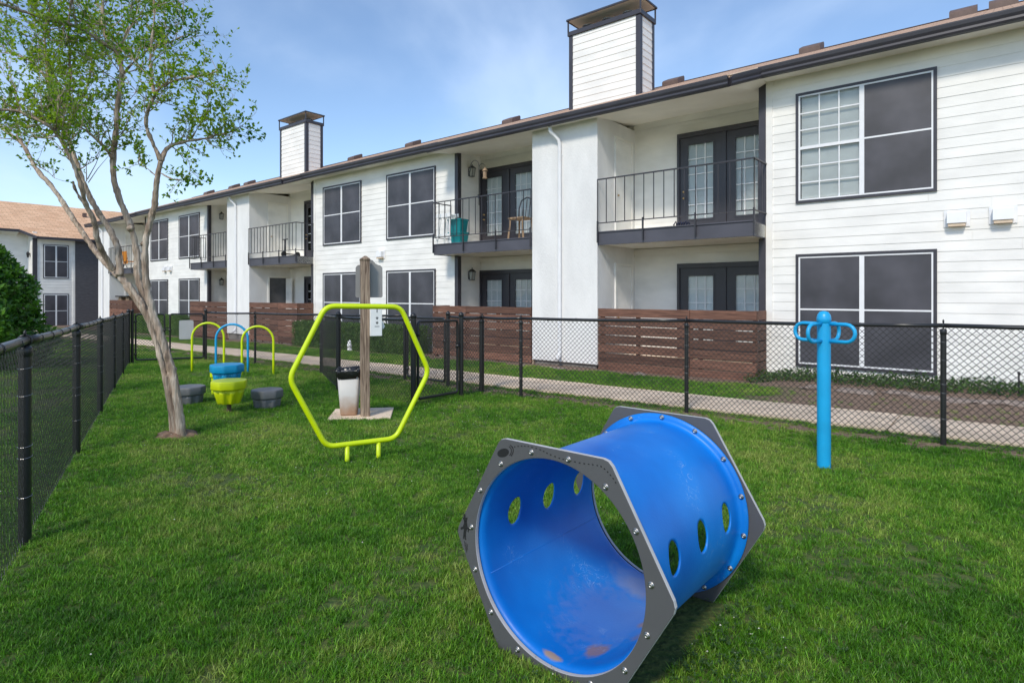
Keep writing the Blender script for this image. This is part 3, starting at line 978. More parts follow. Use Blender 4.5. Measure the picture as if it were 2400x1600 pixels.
def chimney(u0, u1, vf, zt):
    c = link('chimney', None, bld)
    vb_ = vf - 0.85
    z0 = rz(vf) - 0.1
    m = MB(); m.box(u0 + 0.012, u1 - 0.012, vb_ + 0.012, vf - 0.012, z0 - 0.3, zt); m.build('core', M_SIDING, c)
    z = z0
    while z < zt - 0.1:
        zz = min(z + 0.21, zt)
        for fn, a, b in ((lambda t, q, w: (t, vf - 0.012 + q, w), u0 + 0.10, u1 - 0.10), (lambda t, q, w: (u0 + 0.012 - q, t, w), vb_ + 0.10, vf - 0.10)):
            q = MB(); q.prism([(0.001, z), (0.02, z), (0.006, zz), (0.001, zz)], lambda p, t: fn(t, p[0], p[1]), a, b)
            q.build('chimney_board', M_SIDING, c)
        z += 0.2
    for uu_, vv_ in ((u0, vf), (u1, vf), (u0, vb_)):
        su = 1 if uu_ == u0 else -1; sv = -1 if vv_ == vf else 1
        q = MB(); q.box(uu_ - su * 0.014, uu_ + su * 0.12, vv_ - sv * 0.014, vv_ + sv * 0.12, z0 - 0.35, zt - 0.001); q.build('corner_board', M_TRIM, c)
    q = MB(); q.box(u0 - 0.05, u1 + 0.05, vb_ - 0.05, vf + 0.05, zt, zt + 0.13); q.build('cap_band', M_TRIM, c, bevel=0.01)
    for uu_ in (u0 - 0.03, u1 + 0.03):
        for vv_ in (vb_ - 0.03, vf + 0.03):
            q = MB(); q.box(uu_ - 0.018, uu_ + 0.018, vv_ - 0.018, vv_ + 0.018, zt + 0.131, zt + 0.46)
            q.build('hood_leg', M_TRIM, c)
    q = MB(); q.box(u0 - 0.05, u1 + 0.05, vb_ - 0.05, vf + 0.05, zt + 0.461, zt + 0.475); q.build('hood_plate', M_CREAM, c)
    q = MB()
    for p0, p1 in (((u0 - 0.065, vf + 0.065), (u1 + 0.065, vf + 0.065)), ((u0 - 0.065, vb_ - 0.065), (u0 - 0.065, vf + 0.065)), ((u0 - 0.065, vb_ - 0.065), (u1 + 0.065, vb_ - 0.065)), ((u1 + 0.065, vb_ - 0.065), (u1 + 0.065, vf + 0.065))):
        q.bar(p0 + (zt + 0.47,), p1 + (zt + 0.47,), 0.03, 0.05)
    q.build('hood_rim', M_TRIM, c)
    for i in range(3):
        q = MB(); q.lathe([(0.13, 0.131), (0.13, 0.30), (0.20, 0.31), (0.20, 0.34), (0.06, 0.39)], 12, (u0 + (u1 - u0) * (i + 0.8) / 3.4, (vf + vb_) / 2, zt))
        q.build('flue_cap', M_SIGN, c)


chimney(3.80, 6.12, -1.6, 9.18)
chimney(20.35, 22.55, -1.6, 9.22)

# dryer vents on the siding
for u, z in ((-3.28, 2.80), (-3.92, 2.81), (12.95, 2.84), (31.6, 2.83), (30.9, 2.83)):
    v_ = link('wall_vent', None, bld); v_.location = (u, 0.02, z)
    m = MB(); m.box(-0.19, 0.19, 0, 0.012, -0.13, 0.17); m.build('plate', M_WFRAME, v_)
    m = MB(); m.prism([(0.012, 0.14), (0.13, 0.12), (0.15, -0.07), (0.012, -0.07)], lambda p, t: (t, p[0], p[1]), -0.14, 0.14); m.build('hood', M_WFRAME, v_)
    m = MB(); m.box(-0.125, 0.125, 0.012, 0.13, -0.125, -0.071); m.build('louver', M_CONC, v_)

# ------------------------------------------------------------------ neighbouring block at the left
N0 = Vector((at(163, 690, 41).x, 41.0, -0.78))
ND = Vector((math.cos(BA), math.sin(BA), 0))
nb = thing('apartment_building', 'farther white apartment block with dark brick end and sandy roof, behind the evergreen bush', 'building', N0, BA)


def t_at(px, off=0.0):
    kk = (px - CPX) / FPX
    p = N0 + Vector((-ND.y, ND.x, 0)) * off
    return (kk * p.y - p.x) / (ND.x - kk * ND.y)


tb0, tb1, tw0, tr = t_at(175.6), t_at(229.8) + 2.5, t_at(86.7), t_at(79)
m = MB(); m.box(tr, tb1 + 3, 0.0, 0.3, -1.2, 6.0); m.build('wall', M_SIDING, nb)
M_BRICK = pm('charcoal painted brick', (0.085, 0.083, 0.092), 0.6, 0.2, 5.0, 0.8, 10, st=(1, 1, 9))
m = MB(); m.box(tb0, tb1, -0.12, -0.001, -1.2, 5.98); m.build('brick_wall', M_BRICK, nb)
m = MB()
z = -1.0
while z < 5.95:
    m.prism([(0.0, z), (-0.022, z), (-0.005, z + 0.19), (0.0, z + 0.19)], lambda p, t: (t, p[0], p[1]), tr + 0.02, tb0 - 0.1)
    z += 0.186
o = m.build('siding', M_SIDING, nb); o['kind'] = 'stuff'
m = MB(); m.box(tb0 - 0.12, tb0 - 0.002, -0.05, 0.0, -1.2, 5.98); m.build('corner_board', M_SIDING, nb)
m = MB(); m.box(tr - 0.05, tw0, -0.06, 0.12, -1.2, 5.98); m.build('corner_post', M_TRIM, nb)
wa, wb = t_at(100.8), t_at(160.4)
for z0, z1 in ((-0.02, 2.29), (3.32, 5.60)):
    wd = link('window', None, nb); wd.location = ((wa + wb) / 2, 0, z0)
    hw = (wb - wa) / 2; h = z1 - z0
    q = MB(); q.box(-hw, hw, -0.05, -0.001, 0, h); q.build('outer_trim', M_TRIM, wd)
    q = MB(); q.box(-hw + 0.05, hw - 0.05, -0.06, -0.0501, 0.05, h - 0.05); q.build('frame', M_WFRAME, wd)
    for xa, xb in ((-hw + 0.09, -0.05), (0.05, hw - 0.09)):
        for za, zc in ((0.1, h * 0.5 - 0.02), (h * 0.5 + 0.02, h - 0.1)):
            q = MB(); q.box(xa, xb, -0.068, -0.0601, za, zc); q.build('solar_screen', M_SCREEN, wd)
# recess at the left with a lantern
tl = t_at(-120)
m = MB(); m.box(tl, tr, 1.5, 1.8, -1.2, 6.4); m.build('back_wall', M_SIDING, nb)
m = MB(); m.box(tr - 0.02, tr + 0.2, 0.12, 1.5, -1.2, 6.4); m.build('return_wall', M_SIDING, nb)
ln = link('wall_lantern', None, nb); ln.location = (tr - 0.02, 0.75, 4.9)
q = MB(); q.box(-0.03, 0, -0.05, 0.05, -0.15, 0.1); q.lathe([(0.05, -0.2), (0.09, 0.05), (0.10, 0.08), (0.03, 0.2)], 8, (-0.13, 0, 0)); q.build('housing', M_BLACK, ln)
m = MB(); m.box(tl, tr - 0.06, 0.05, 1.5, 2.75, 3.0); m.build('deck', M_TRIML, nb)
# roof
m = MB()
def nrz(y):
    return 6.08 + 0.40 * (y + 0.45)
RYN = 7.0
for xa, xb, ye in ((tl - 14, tr - 0.6, 0.75), (tr + 0.1, tb1 + 9, -0.45)):
    m.hexa([(xa, ye, nrz(ye) - 0.05), (xb, ye, nrz(ye) - 0.05), (xb, RYN, nrz(RYN) - 0.05), (xa, RYN, nrz(RYN) - 0.05), (xa, ye, nrz(ye)), (xb, ye, nrz(ye)), (xb, RYN, nrz(RYN)), (xa, RYN, nrz(RYN))])
xa, xb = tr - 0.6, tr + 0.1
m.hexa([(xa, 0.75, nrz(0.75) - 0.05), (xb, -0.45, nrz(-0.45) - 0.05), (xb, RYN, nrz(RYN) - 0.05), (xa, RYN, nrz(RYN) - 0.05), (xa, 0.75, nrz(0.75)), (xb, -0.45, nrz(-0.45)), (xb, RYN, nrz(RYN)), (xa, RYN, nrz(RYN))])
m.hexa([(tl - 14, RYN, nrz(RYN) - 0.05), (tb1 + 9, RYN, nrz(RYN) - 0.05), (tb1 + 9, 2 * RYN, nrz(0) - 0.05), (tl - 14, 2 * RYN, nrz(0) - 0.05), (tl - 14, RYN, nrz(RYN)), (tb1 + 9, RYN, nrz(RYN)), (tb1 + 9, 2 * RYN, nrz(0)), (tl - 14, 2 * RYN, nrz(0))])
m.build('roof', M_SHING2, nb)
for (xa, ya), (xb, yb) in (((tl - 14, 0.75), (tr - 0.6, 0.75)), ((tr - 0.6, 0.75), (tr + 0.1, -0.45)), ((tr + 0.1, -0.45), (tb1 + 9, -0.45))):
    q = MB(); q.bar((xa, ya - 0.06, nrz(ya) - 0.11), (xb, yb - 0.06, nrz(yb) - 0.11), 0.13, 0.16); q.build('gutter', M_TRIM, nb)
q = MB(); q.hexa([(tl - 14, 1.5, 6.2), (tr - 0.6, 1.5, 6.2), (tr - 0.6, 0.75, 6.38), (tl - 14, 0.75, 6.38), (tl - 14, 1.5, 6.25), (tr - 0.6, 1.5, 6.25), (tr - 0.6, 0.75, 6.42), (tl - 14, 0.75, 6.42)]); q.build('soffit', M_CREAM, nb)
q = MB(); q.box(tr + 0.1, tb1 + 3, -0.42, 0.0, 5.95, 5.99); q.build('soffit', M_CREAM, nb)
q = MB(); q.box(t_at(205, 4.0) - 0.12, t_at(205, 4.0) + 0.12, 4.6, 4.85, nrz(4.7) - 0.1, nrz(4.7) + 0.3); q.build('roof_vent', M_VENT, nb)

# ================================================================== wooden patio screens
def plank_fence(u0, u1, label, ret_at=None, split=None):
    base = bw(u0, PF - 0.02)
    zg = gz(base.x, base.y)
    t = thing('wooden_screen', label, 'fence', (base.x, base.y, 0), BROT, 'brown slatted patio screens')
    z0, z1 = -0.37, 1.13
    if u0 > 15:
        z0 = gz0(base.x, base.y) - 0.1
    n = 7
    pit = (z1 - z0) / n
    L = u1 - u0
    cuts = [0.0] + ([split] if split else []) + [L]
    for i in range(n):
        za = z0 + i * pit + 0.011
        zb_ = z0 + (i + 1) * pit - 0.011 + random.uniform(-0.003, 0.003)
        for a, b in zip(cuts[:-1], cuts[1:]):
            m = MB(); y = random.uniform(-0.003, 0.003)
            m.box(a + 0.006, b - 0.006, y, y + 0.024, za + random.uniform(-0.003, 0.003), zb_)
            m.build('plank', M_PLANK, t, bevel=0.003)
        if ret_at is not None:
            m = MB(); xr = 0.012 if ret_at == 0 else L - 0.036
            m.box(xr, xr + 0.024, -0.68, -0.034, za, zb_)
            m.build('plank', M_PLANK, t, bevel=0.003)
    for a in [0.045, L - 0.1] + ([split] if split else []) + [L * 0.32, L * 0.72]:
        m = MB(); m.box(a - 0.04, a + 0.04, -0.085, -0.0045, z0 - 0.12, z1 - 0.01); m.build('post', M_PLANK, t)
    return t


plank_fence(-0.03, P0u - 0.02, 'brown slatted wooden screen right of the near stucco pier', ret_at=0, split=1.42)
plank_fence(P1u + 0.02, LBe + 0.25, 'brown slatted wooden screen left of the near stucco pier', ret_at=1, split=2.4)
plank_fence(PIT - 0.03, PIT + P0u - 0.02, 'brown slatted wooden screen right of the middle stucco pier', ret_at=0, split=1.42)
plank_fence(PIT + P1u + 0.02, PIT + LBe + 0.25, 'brown slatted wooden screen left of the middle stucco pier', ret_at=1, split=2.4)
plank_fence(2 * PIT - 0.03, 2 * PIT + P0u - 0.02, 'farthest brown slatted wooden screen, behind the tree trunk', ret_at=0, split=1.42)

# ================================================================== chain-link fences
def chain_mesh(A, B, z0, z1, r=0.0033, half=0.034):
    """woven wire between two plan points; z0/z1: (bottom,top) heights at each end; returns verts, faces"""
    A = np.array(A, float); B = np.array(B, float)
    L = np.linalg.norm(B - A); d = (B - A) / L; nrm = np.array([-d[1], d[0]])
    nw = int(L / half); step = half
    H = z1[0] - z0[0]
    ns = int(H / step)
    V = []; F = []
    js = np.arange(ns + 1)
    for i in range(nw):
        odd = (js + i) % 2
        x = i * half + odd * half
        x = np.minimum(x, L)
        off = np.where(odd == 1, 0.0035, -0.0035)
        f = x / L
        zb_ = z0[0] * (1 - f) + z0[1] * f
        z = zb_ + js * (H / ns)
        c = np.stack([A[0] + d[0] * x + nrm[0] * off, A[1] + d[1] * x + nrm[1] * off, z], 1)
        o1 = np.array([nrm[0] * r, nrm[1] * r, 0]); o2 = np.array([d[0] * r * 1.3, d[1] * r * 1.3, 0])
        ring = np.stack([c + o1, c + o2, c - o1, c - o2], 1).reshape(-1, 3)
        base = sum(len(v) for v in V) if False else i * 4 * (ns + 1)
        V.append(ring)
        a = base + np.arange(ns)[:, None] * 4 + np.arange(4)[None, :]
        b = base + np.arange(ns)[:, None] * 4 + ((np.arange(4) + 1) % 4)[None, :]
        F.append(np.stack([a, b, b + 4, a + 4], 2).reshape(-1, 4))
    return np.concatenate(V), np.concatenate(F)


M_WIRE = pm('black vinyl wire', (0.045, 0.044, 0.048), 0.25, 0.15, 30.0)
M_TIE = pm('aluminium tie wire', (0.35, 0.35, 0.36), 0.35, 0.1, 30.0, metal=0.9)


def wire_part(A, B, zlo, zhi, root, name='chain_link', r=0.0033):
    za = (gz0(*A) + zlo, gz0(*B) + zlo); zc = (gz0(*A) + zhi, gz0(*B) + zhi)
    V, F = chain_mesh(A, B, za, zc, r)
    me = bpy.data.meshes.new(name)
    me.from_pydata((V - np.array(root.location)).tolist(), [], F.tolist())
    me.polygons.foreach_set('use_smooth', [True] * len(F))
    me.materials.append(M_WIRE)
    me.update()
    return link(name, me, root)


def post_mesh(h, r, dome=True):
    m = MB()
    if dome:
        m.lathe([(r, -0.25), (r, h - 0.03), (r + 0.006, h - 0.028), (r + 0.006, h + 0.004), (r * 0.95, h + 0.02), (r * 0.6, h + 0.036), (r * 0.2, h + 0.044)], 14)
    else:
        m.lathe([(r, -0.25), (r, h - 0.06), (r + 0.004, h - 0.055), (r + 0.004, h - 0.012), (r * 0.9, h), (0.012, h + 0.003)], 14)
        loop = [(0.0, math.cos(a) * 0.034, h + 0.035 + math.sin(a) * 0.034) for a in [2 * math.pi * q / 12 for q in range(12)]]
        m.tube(loop, 0.006, 6, closed=True)
        m.lathe([(0.008, h + 0.062), (0.009, h + 0.085), (0.003, h + 0.1)], 6)
    return m.mesh('post', M_BLACK)


def fence(label, pts, r_post, r_rail, terms=(), rail_h=1.235, group=None, ties=True, mesh=True, rw=0.0033):
    p0 = pts[0]
    t = thing('chain_link_fence', label, 'fence', (p0[0], p0[1], gz0(*p0)), 0, group)
    mp_ = post_mesh(1.20, r_post, False); mt_ = post_mesh(1.29, r_post + 0.006, True)
    org = tuple(t.location)
    for i, p in enumerate(pts):
        o = link('post', mt_ if i in terms else mp_, t)
        o.location = (p[0] - org[0], p[1] - org[1], gz0(*p) - org[2])
        j = min(i + 1, len(pts) - 1); d = Vector(pts[j]) - Vector(pts[j - 1])
        o.rotation_euler = (0, 0, math.atan2(d.y, d.x) + 0.0)
    for a, b in zip(pts[:-1], pts[1:]):
        m = MB()
        A = Vector((a[0], a[1], gz0(*a) + rail_h)); B = Vector((b[0], b[1], gz0(*b) + rail_h))
        q = [A.lerp(B, s / 6) + Vector((0, 0, -0.012 * math.sin(math.pi * s / 6))) for s in range(7)]
        m.tube(q, r_rail, 12)
        m.build('top_rail', M_BLACK, t, origin=org, loc=(0, 0, 0))
        if mesh:
            wire_part(a, b, 0.02, rail_h - 0.015, t, r=rw)
        if ties:
            m = MB(); n = int((B - A).length / 0.5)
            d = (B - A).normalized()
            for s in range(1, n + 1):
                c = A.lerp(B, s / (n + 0.5)) + Vector((0, 0, -0.010))
                sd = d.cross(Vector((0, 0, 1))).normalized()
                rr = r_rail + 0.003
                m.tube([c + (sd * math.cos(w) + Vector((0, 0, 1)) * math.sin(w)) * rr + d * 0.01 * math.sin(w * 0.5) for w in [2 * math.pi * e / 10 for e in range(10)]], 0.0028, 5, closed=True)
            m.build('tie', M_WIRE, t, origin=org, loc=(0, 0, 0))
    # ties on posts
    if ties:
        m = MB()
        for i, p in enumerate(pts):
            for h in (0.3, 0.55, 0.62, 0.9, 1.08):
                rr = r_post + 0.0025
                hh = h + random.uniform(-0.03, 0.03)
                m.tube([(p[0] + math.cos(w) * rr, p[1] + math.sin(w) * rr, gz0(*p) + hh + 0.006 * math.sin(w)) for w in [2 * math.pi * e / 12 for e in range(12)]], 0.0016, 4, closed=True)
        m.build('tie_wire', M_TIE, t, origin=org, loc=(0, 0, 0))
    return t


def gxy(px, py):
    p = on_ground(px, py)
    return (p.x, p.y)


def lerp2(a, b, t):
    return (a[0] + (b[0] - a[0]) * t, a[1] + (b[1] - a[1]) * t)


LF1 = (-2.985, 3.66); LF6 = gxy(301, 852)
dl = ((LF6[0] - LF1[0]) / 5, (LF6[1] - LF1[1]) / 5)
left_pts = [(LF1[0] + dl[0] * i, LF1[1] + dl[1] * i) for i in range(-1, 6)]
fence('black chain-link fence running along the left edge of the lawn', left_pts, 0.034, 0.027, terms=(6,), rw=0.0018)

GPL, GPR = gxy(310, 851), gxy(482, 844)
P598, P753 = gxy(598, 854), gxy(753, 875)
G1, G2 = gxy(949, 889), gxy(1050, 905)
P1131, P1221, P1609, P2211 = gxy(1131, 918), gxy(1221, 931), gxy(1609, 966), gxy(2211, 1041)
PEX = (P2211[0] + (P2211[0] - P1609[0]) * 1.05, P2211[1] + (P2211[1] - P1609[1]) * 1.05)
A1, A2, A3 = gxy(793, 914), gxy(969, 949), gxy(1081, 928)
fence('black chain-link fence behind the three arches, left of the gated pen', [GPR, P598, P753, G1], 0.027, 0.021, terms=(0, 3))
fence('black chain-link fence behind the blue post, right of the gated pen', [G2, P1131, P1221, P1609, P2211, PEX], 0.027, 0.022, terms=(0,))
fence('black chain-link panels of the small pen behind the lime hexagon hoop', [P753, A1, A2], 0.034, 0.022, terms=(1, 2), rw=0.0021)
fence('short black chain-link panel between the inner gate and the front fence', [A3, lerp2(A3, P1131, 0.93)], 0.030, 0.022, terms=(0,), ties=False)


def gate(label, a, b, gap=0.06, rf=0.021, sign=False, drop=0.07, latch_at_b=True):
    a = Vector(a); b = Vector(b); d = (b - a).normalized()
    a2 = a + d * gap; b2 = b - d * gap
    t = thing('gate', label, 'gate', (a2.x, a2.y, gz0(a2.x, a2.y)), 0, 'black chain-link gates')
    org = tuple(t.location)
    zb_, zt = 0.075, 1.20
    def P(q, z):
        return Vector((q.x, q.y, gz0(q.x, q.y) + z))
    rr = 0.05
    c = []
    for q, z, sx, sz in ((a2, zb_, 1, 1), (b2, zb_, -1, 1), (b2, zt, -1, -1), (a2, zt, 1, -1)):
        cc = P(q, z) + Vector((d.x, d.y, 0)) * (sx * rr) + Vector((0, 0, sz * rr))
        start = {(1, 1): math.pi, (-1, 1): 1.5 * math.pi, (-1, -1): 0.0, (1, -1): 0.5 * math.pi}[(sx, sz)]
        for w in range(5):
            an = start + w * math.pi / 8
            c.append(cc + Vector((d.x, d.y, 0)) * (math.cos(an) * rr) + Vector((0, 0, math.sin(an) * rr)))
    m = MB(); m.tube(c, rf, 10, closed=True); m.build('frame', M_BLACK, t, origin=org, loc=(0, 0, 0))
    wire_part((a2.x, a2.y), (b2.x, b2.y), zb_ + 0.01, zt - 0.01, t)
    m = MB()
    for z in (0.22, 1.02):
        p = P(a2, z); q = P(a, z)
        m.tube([q, p], 0.012, 6)
        m.lathe([(rf + 0.008, -0.03), (rf + 0.008, 0.03)], 10, p)
    m.build('hinge', M_BLACK, t, origin=org, loc=(0, 0, 0))
    m = MB()
    p = P(b2, 0.80); q = P(b, 0.80)
    m.tube([p, q], 0.010, 6); m.lathe([(rf + 0.009, -0.025), (rf + 0.009, 0.025)], 10, p)
    m.bar(p + Vector((0, 0, 0.04)), q + Vector((0, 0, 0.06)), 0.02, 0.03)
    m.build('latch', M_CHROME if sign else M_BLACK, t, origin=org, loc=(0, 0, 0))
    return t


mid = lerp2(GPL, GPR, 0.47)
gate('far black chain-link gate leaf behind the tree trunk', GPL, mid, 0.07)
gate('far black chain-link gate leaf carrying a white board', GPR, mid, 0.05)
gate('black chain-link gate of the pen on the path side', G1, G2, 0.09)
gate('open-wire black gate of the pen on the lawn side, right of the hexagon', A2, A3, 0.09)
pp = thing('gate_post', 'black round gate post beside the far corner of the left fence', 'post', (GPL[0], GPL[1], gz0(*GPL)))
o = link('post', post_mesh(1.29, 0.033, True), pp)
# white board on the far gate
sg0, sg1 = at(414, 750, GPR[1] - 0.35), at(444, 795, GPR[1] - 0.35)
m = MB()
hwS, hhS = abs(sg1.x - sg0.x) / 2, abs(sg1.z - sg0.z) / 2
rp = [(math.cos(a) * 0.04 + sx * (hwS - 0.04), math.sin(a) * 0.04 + sz * (hhS - 0.04)) for sx, sz, s0 in ((1, 1, 0), (-1, 1, 90), (-1, -1, 180), (1, -1, 270)) for a in [R(s0 + q * 22.5) for q in range(5)]]
m.prism(rp, lambda p, t_: (p[0], t_, p[1]), -0.003, 0.003)
gd = (Vector(GPR) - Vector(GPL)).normalized()
gm = Vector(lerp2(GPL, GPR, 0.715))
o = m.build('gate_board', M_WPLAS, loc=(gm.x + gd.y * 0.02, gm.y - gd.x * 0.02 + 0.04, gz0(gm.x, gm.y) + 0.80), rotz=math.atan2(gd.y, gd.x))
tag(o, 'blank white board with rounded corners hung on the far gate', 'sign')

# ================================================================== the blue tunnel
TZ = 0.431
tun = thing('dog_tunnel', 'blue plastic play tunnel with two grey hexagonal end plates on the lawn', 'tunnel', (0.167, 2.38, gz0(0, 2.38)), math.atan2(-0.644, 0.765))
TL = 0.93


def hexr(th):
    ph = (math.degrees(th) % 60.0) - 30.0
    return min(0.459 / math.cos(R(ph)), 0.523)


def end_plate(y0, y1, name):
    n = 144
    ths = [2 * math.pi * i / n for i in range(n)]
    m = MB()
    ro = [hexr(t) for t in ths]
    vs_ = []
    for y in (y0, y1):
        vs_ += [(ro[i] * math.cos(ths[i]), y, TZ + ro[i] * math.sin(ths[i])) for i in range(n)]
        vs_ += [(0.412 * math.cos(ths[i]), y, TZ + 0.412 * math.sin(ths[i])) for i in range(n)]
    o = 2 * n
    front = []; edge_ = []
    for i in range(n):
        j = (i + 1) % n
        front.append((i, j, n + j, n + i)); front.append((o + i, o + n + i, o + n + j, o + j))
        edge_.append((i, o + i, o + j, j)); edge_.append((n + i, n + j, o + n + j, o + n + i))
    m.add(vs_, front)
    m.mi = 1
    fo = len(m.v) - len(vs_)
    for f in edge_:
        m.f.append(tuple(q + fo for q in f)); m.m.append(1); m.sm.append(False)
    return m.build(name, [M_PLATE, M_PLATEE], tun, bevel=0.003)


fp = end_plate(-0.02, 0.0, 'end_plate')
bp_ = end_plate(TL, TL + 0.02, 'end_plate')


def tunnel_mat():
    m, nt, N, L, b = node_mat('blue rotomoulded plastic')
    t = N.new('ShaderNodeTexCoord')
    n1 = N.new('ShaderNodeTexNoise'); n1.inputs['Scale'].default_value = 2.2; n1.inputs['Detail'].default_value = 3
    L.new(t.outputs['Object'], n1.inputs[0])
    base = N.new('ShaderNodeValToRGB')
    base.color_ramp.elements[0].position = 0.3; base.color_ramp.elements[0].color = (0.0006, 0.125, 0.52, 1)
    base.color_ramp.elements[1].position = 0.75; base.color_ramp.elements[1].color = (0.0022, 0.25, 0.78, 1)
    L.new(n1.outputs['Fac'], base.inputs[0])

    def blob(cx, cy, sx, sy, strength, nscale, amp, zmax):
        # scuff, stain or pale patch on the floor of the tunnel, shaped by noise
        mpn = N.new('ShaderNodeMapping'); mpn.inputs['Location'].default_value = (-cx / sx, -cy / sy, 0); mpn.inputs['Scale'].default_value = (1 / sx, 1 / sy, 0)
        L.new(t.outputs['Object'], mpn.inputs[0])
        ln_ = N.new('ShaderNodeVectorMath'); ln_.operation = 'LENGTH'; L.new(mpn.outputs[0], ln_.inputs[0])
        nz = N.new('ShaderNodeTexNoise'); nz.inputs['Scale'].default_value = nscale; nz.inputs['Detail'].default_value = 7; nz.inputs['Distortion'].default_value = 0.5
        L.new(t.outputs['Object'], nz.inputs[0])
        ma = N.new('ShaderNodeMath'); ma.operation = 'MULTIPLY_ADD'; ma.inputs[1].default_value = amp; L.new(nz.outputs['Fac'], ma.inputs[0]); L.new(ln_.outputs['Value'], ma.inputs[2])
        mr = N.new('ShaderNodeMapRange'); mr.inputs['From Min'].default_value = 0.55 + amp * 0.5; mr.inputs['From Max'].default_value = 1.0 + amp * 0.5
        mr.inputs['To Min'].default_value = strength; mr.inputs['To Max'].default_value = 0
        L.new(ma.outputs[0], mr.inputs['Value'])
        sp = N.new('ShaderNodeSeparateXYZ'); L.new(t.outputs['Object'], sp.inputs[0])
        lt = N.new('ShaderNodeMath'); lt.operation = 'LESS_THAN'; lt.inputs[1].default_value = zmax; L.new(sp.outputs['Z'], lt.inputs[0])
        mu = N.new('ShaderNodeMath'); mu.operation = 'MULTIPLY'; L.new(mr.outputs[0], mu.inputs[0]); L.new(lt.outputs[0], mu.inputs[1])
        return mu.outputs[0]

    cur = base.outputs[0]
    for fac, colr in ((blob(0.02, 0.45, 0.28, 0.36, 0.34, 26.0, 1.5, TZ - 0.2), (0.16, 0.22, 0.52, 1)),
                      (blob(0.10, 0.16, 0.06, 0.07, 0.75, 30.0, 0.8, TZ - 0.2), (0.30, 0.17, 0.10, 1)),
                      (blob(0.19, 0.42, 0.05, 0.05, 0.8, 16.0, 0.8, TZ - 0.2), (0.30, 0.19, 0.13, 1)),
                      (blob(0.24, 0.27, 0.05, 0.06, 0.5, 16.0, 1.0, TZ - 0.15), (0.25, 0.17, 0.16, 1)),
                      (blob(-0.03, 0.035, 0.06, 0.02, 0.9, 20.0, 0.8, TZ - 0.2), (0.36, 0.25, 0.16, 1)),
                      (blob(0.05, 0.8, 0.3, 0.14, 0.5, 8.0, 0.8, TZ - 0.2), (0.35, 0.36, 0.45, 1))):  # pale patch across the floor by the far end
        mx = N.new('ShaderNodeMix'); mx.data_type = 'RGBA'
        L.new(fac, mx.inputs['Factor']); L.new(cur, mx.inputs['A']); mx.inputs['B'].default_value = colr
        cur = mx.outputs['Result']
    # fine pale scratches
    mps = N.new('ShaderNodeMapping'); mps.inputs['Scale'].default_value = (3, 3, 3); L.new(t.outputs['Object'], mps.inputs[0])
    ns = N.new('ShaderNodeTexNoise'); ns.inputs['Scale'].default_value = 3.4; ns.inputs['Detail'].default_value = 2; ns.inputs['Distortion'].default_value = 2.5
    L.new(mps.outputs[0], ns.inputs[0])
    sb = N.new('ShaderNodeMath'); sb.operation = 'SUBTRACT'; sb.inputs[1].default_value = 0.5; L.new(ns.outputs['Fac'], sb.inputs[0])
    ab = N.new('ShaderNodeMath'); ab.operation = 'ABSOLUTE'; L.new(sb.outputs[0], ab.inputs[0])
    ms = N.new('ShaderNodeMapRange'); ms.inputs['From Min'].default_value = 0.0; ms.inputs['From Max'].default_value = 0.012; ms.inputs['To Min'].default_value = 1; ms.inputs['To Max'].default_value = 0
    L.new(ab.outputs[0], ms.inputs['Value'])
    nm = N.new('ShaderNodeTexNoise'); nm.inputs['Scale'].default_value = 4.5; L.new(t.outputs['Object'], nm.inputs[0])
    mm = N.new('ShaderNodeMapRange'); mm.inputs['From Min'].default_value = 0.55; mm.inputs['From Max'].default_value = 0.68; mm.inputs['To Max'].default_value = 0.6; L.new(nm.outputs['Fac'], mm.inputs['Value'])
    sc_ = N.new('ShaderNodeMath'); sc_.operation = 'MULTIPLY'; L.new(ms.outputs[0], sc_.inputs[0]); L.new(mm.outputs[0], sc_.inputs[1])
    mx = N.new('ShaderNodeMix'); mx.data_type = 'RGBA'; mx.inputs['B'].default_value = (0.35, 0.5, 0.75, 1)
    L.new(sc_.outputs[0], mx.inputs['Factor']); L.new(cur, mx.inputs['A'])
    L.new(mx.outputs['Result'], b.inputs['Base Color'])
    b.inputs['Roughness'].default_value = 0.42
    b.inputs['Specular IOR Level'].default_value = 0.4
    n3 = N.new('ShaderNodeTexNoise'); n3.inputs['Scale'].default_value = 90; L.new(t.outputs['Object'], n3.inputs[0])
    bpn = N.new('ShaderNodeBump'); bpn.inputs['Strength'].default_value = 0.05; bpn.inputs['Distance'].default_value = 0.01
    L.new(n3.outputs['Fac'], bpn.inputs['Height']); L.new(bpn.outputs[0], b.inputs['Normal'])
    return m


M_TUN = tunnel_mat()
NT, = (96,)
prof = [(0.004, 0.452), (0.004, 0.428), (0.008, 0.414), (0.02, 0.404), (0.04, 0.400)]
inner = list(np.linspace(0.04, TL - 0.04, 45)[1:-1])
prof2 = prof + [(t, 0.400) for t in inner] + [(TL - t, r) for t, r in prof[::-1]]
tv = np.array([p[0] for p in prof2])
verts = {}
hv = []; hf = []
for a, (t, r) in enumerate(prof2):
    for j in range(NT):
        th = 2 * math.pi * j / NT
        hv.append((r * math.cos(th), t, TZ + r * math.sin(th)))
removed = set()
rings = []
for tc_ in (0.24, 0.51, 0.78):
    for thc in (R(9), R(171)):
        ia = int(np.argmin(np.abs(tv - tc_))); ja = int(round(thc / (2 * math.pi) * NT))
        da, dj = 3, 4
        for a in range(ia - da, ia + da):
            for j in range(ja - dj, ja + dj):
                removed.add((a, j % NT))
        loop = [(ia - da, j) for j in range(ja - dj, ja + dj)] + [(a, ja + dj) for a in range(ia - da, ia + da)] + [(ia + da, j) for j in range(ja + dj, ja - dj, -1)] + [(a, ja - dj) for a in range(ia + da, ia - da, -1)]
        rings.append((ia, ja, loop))
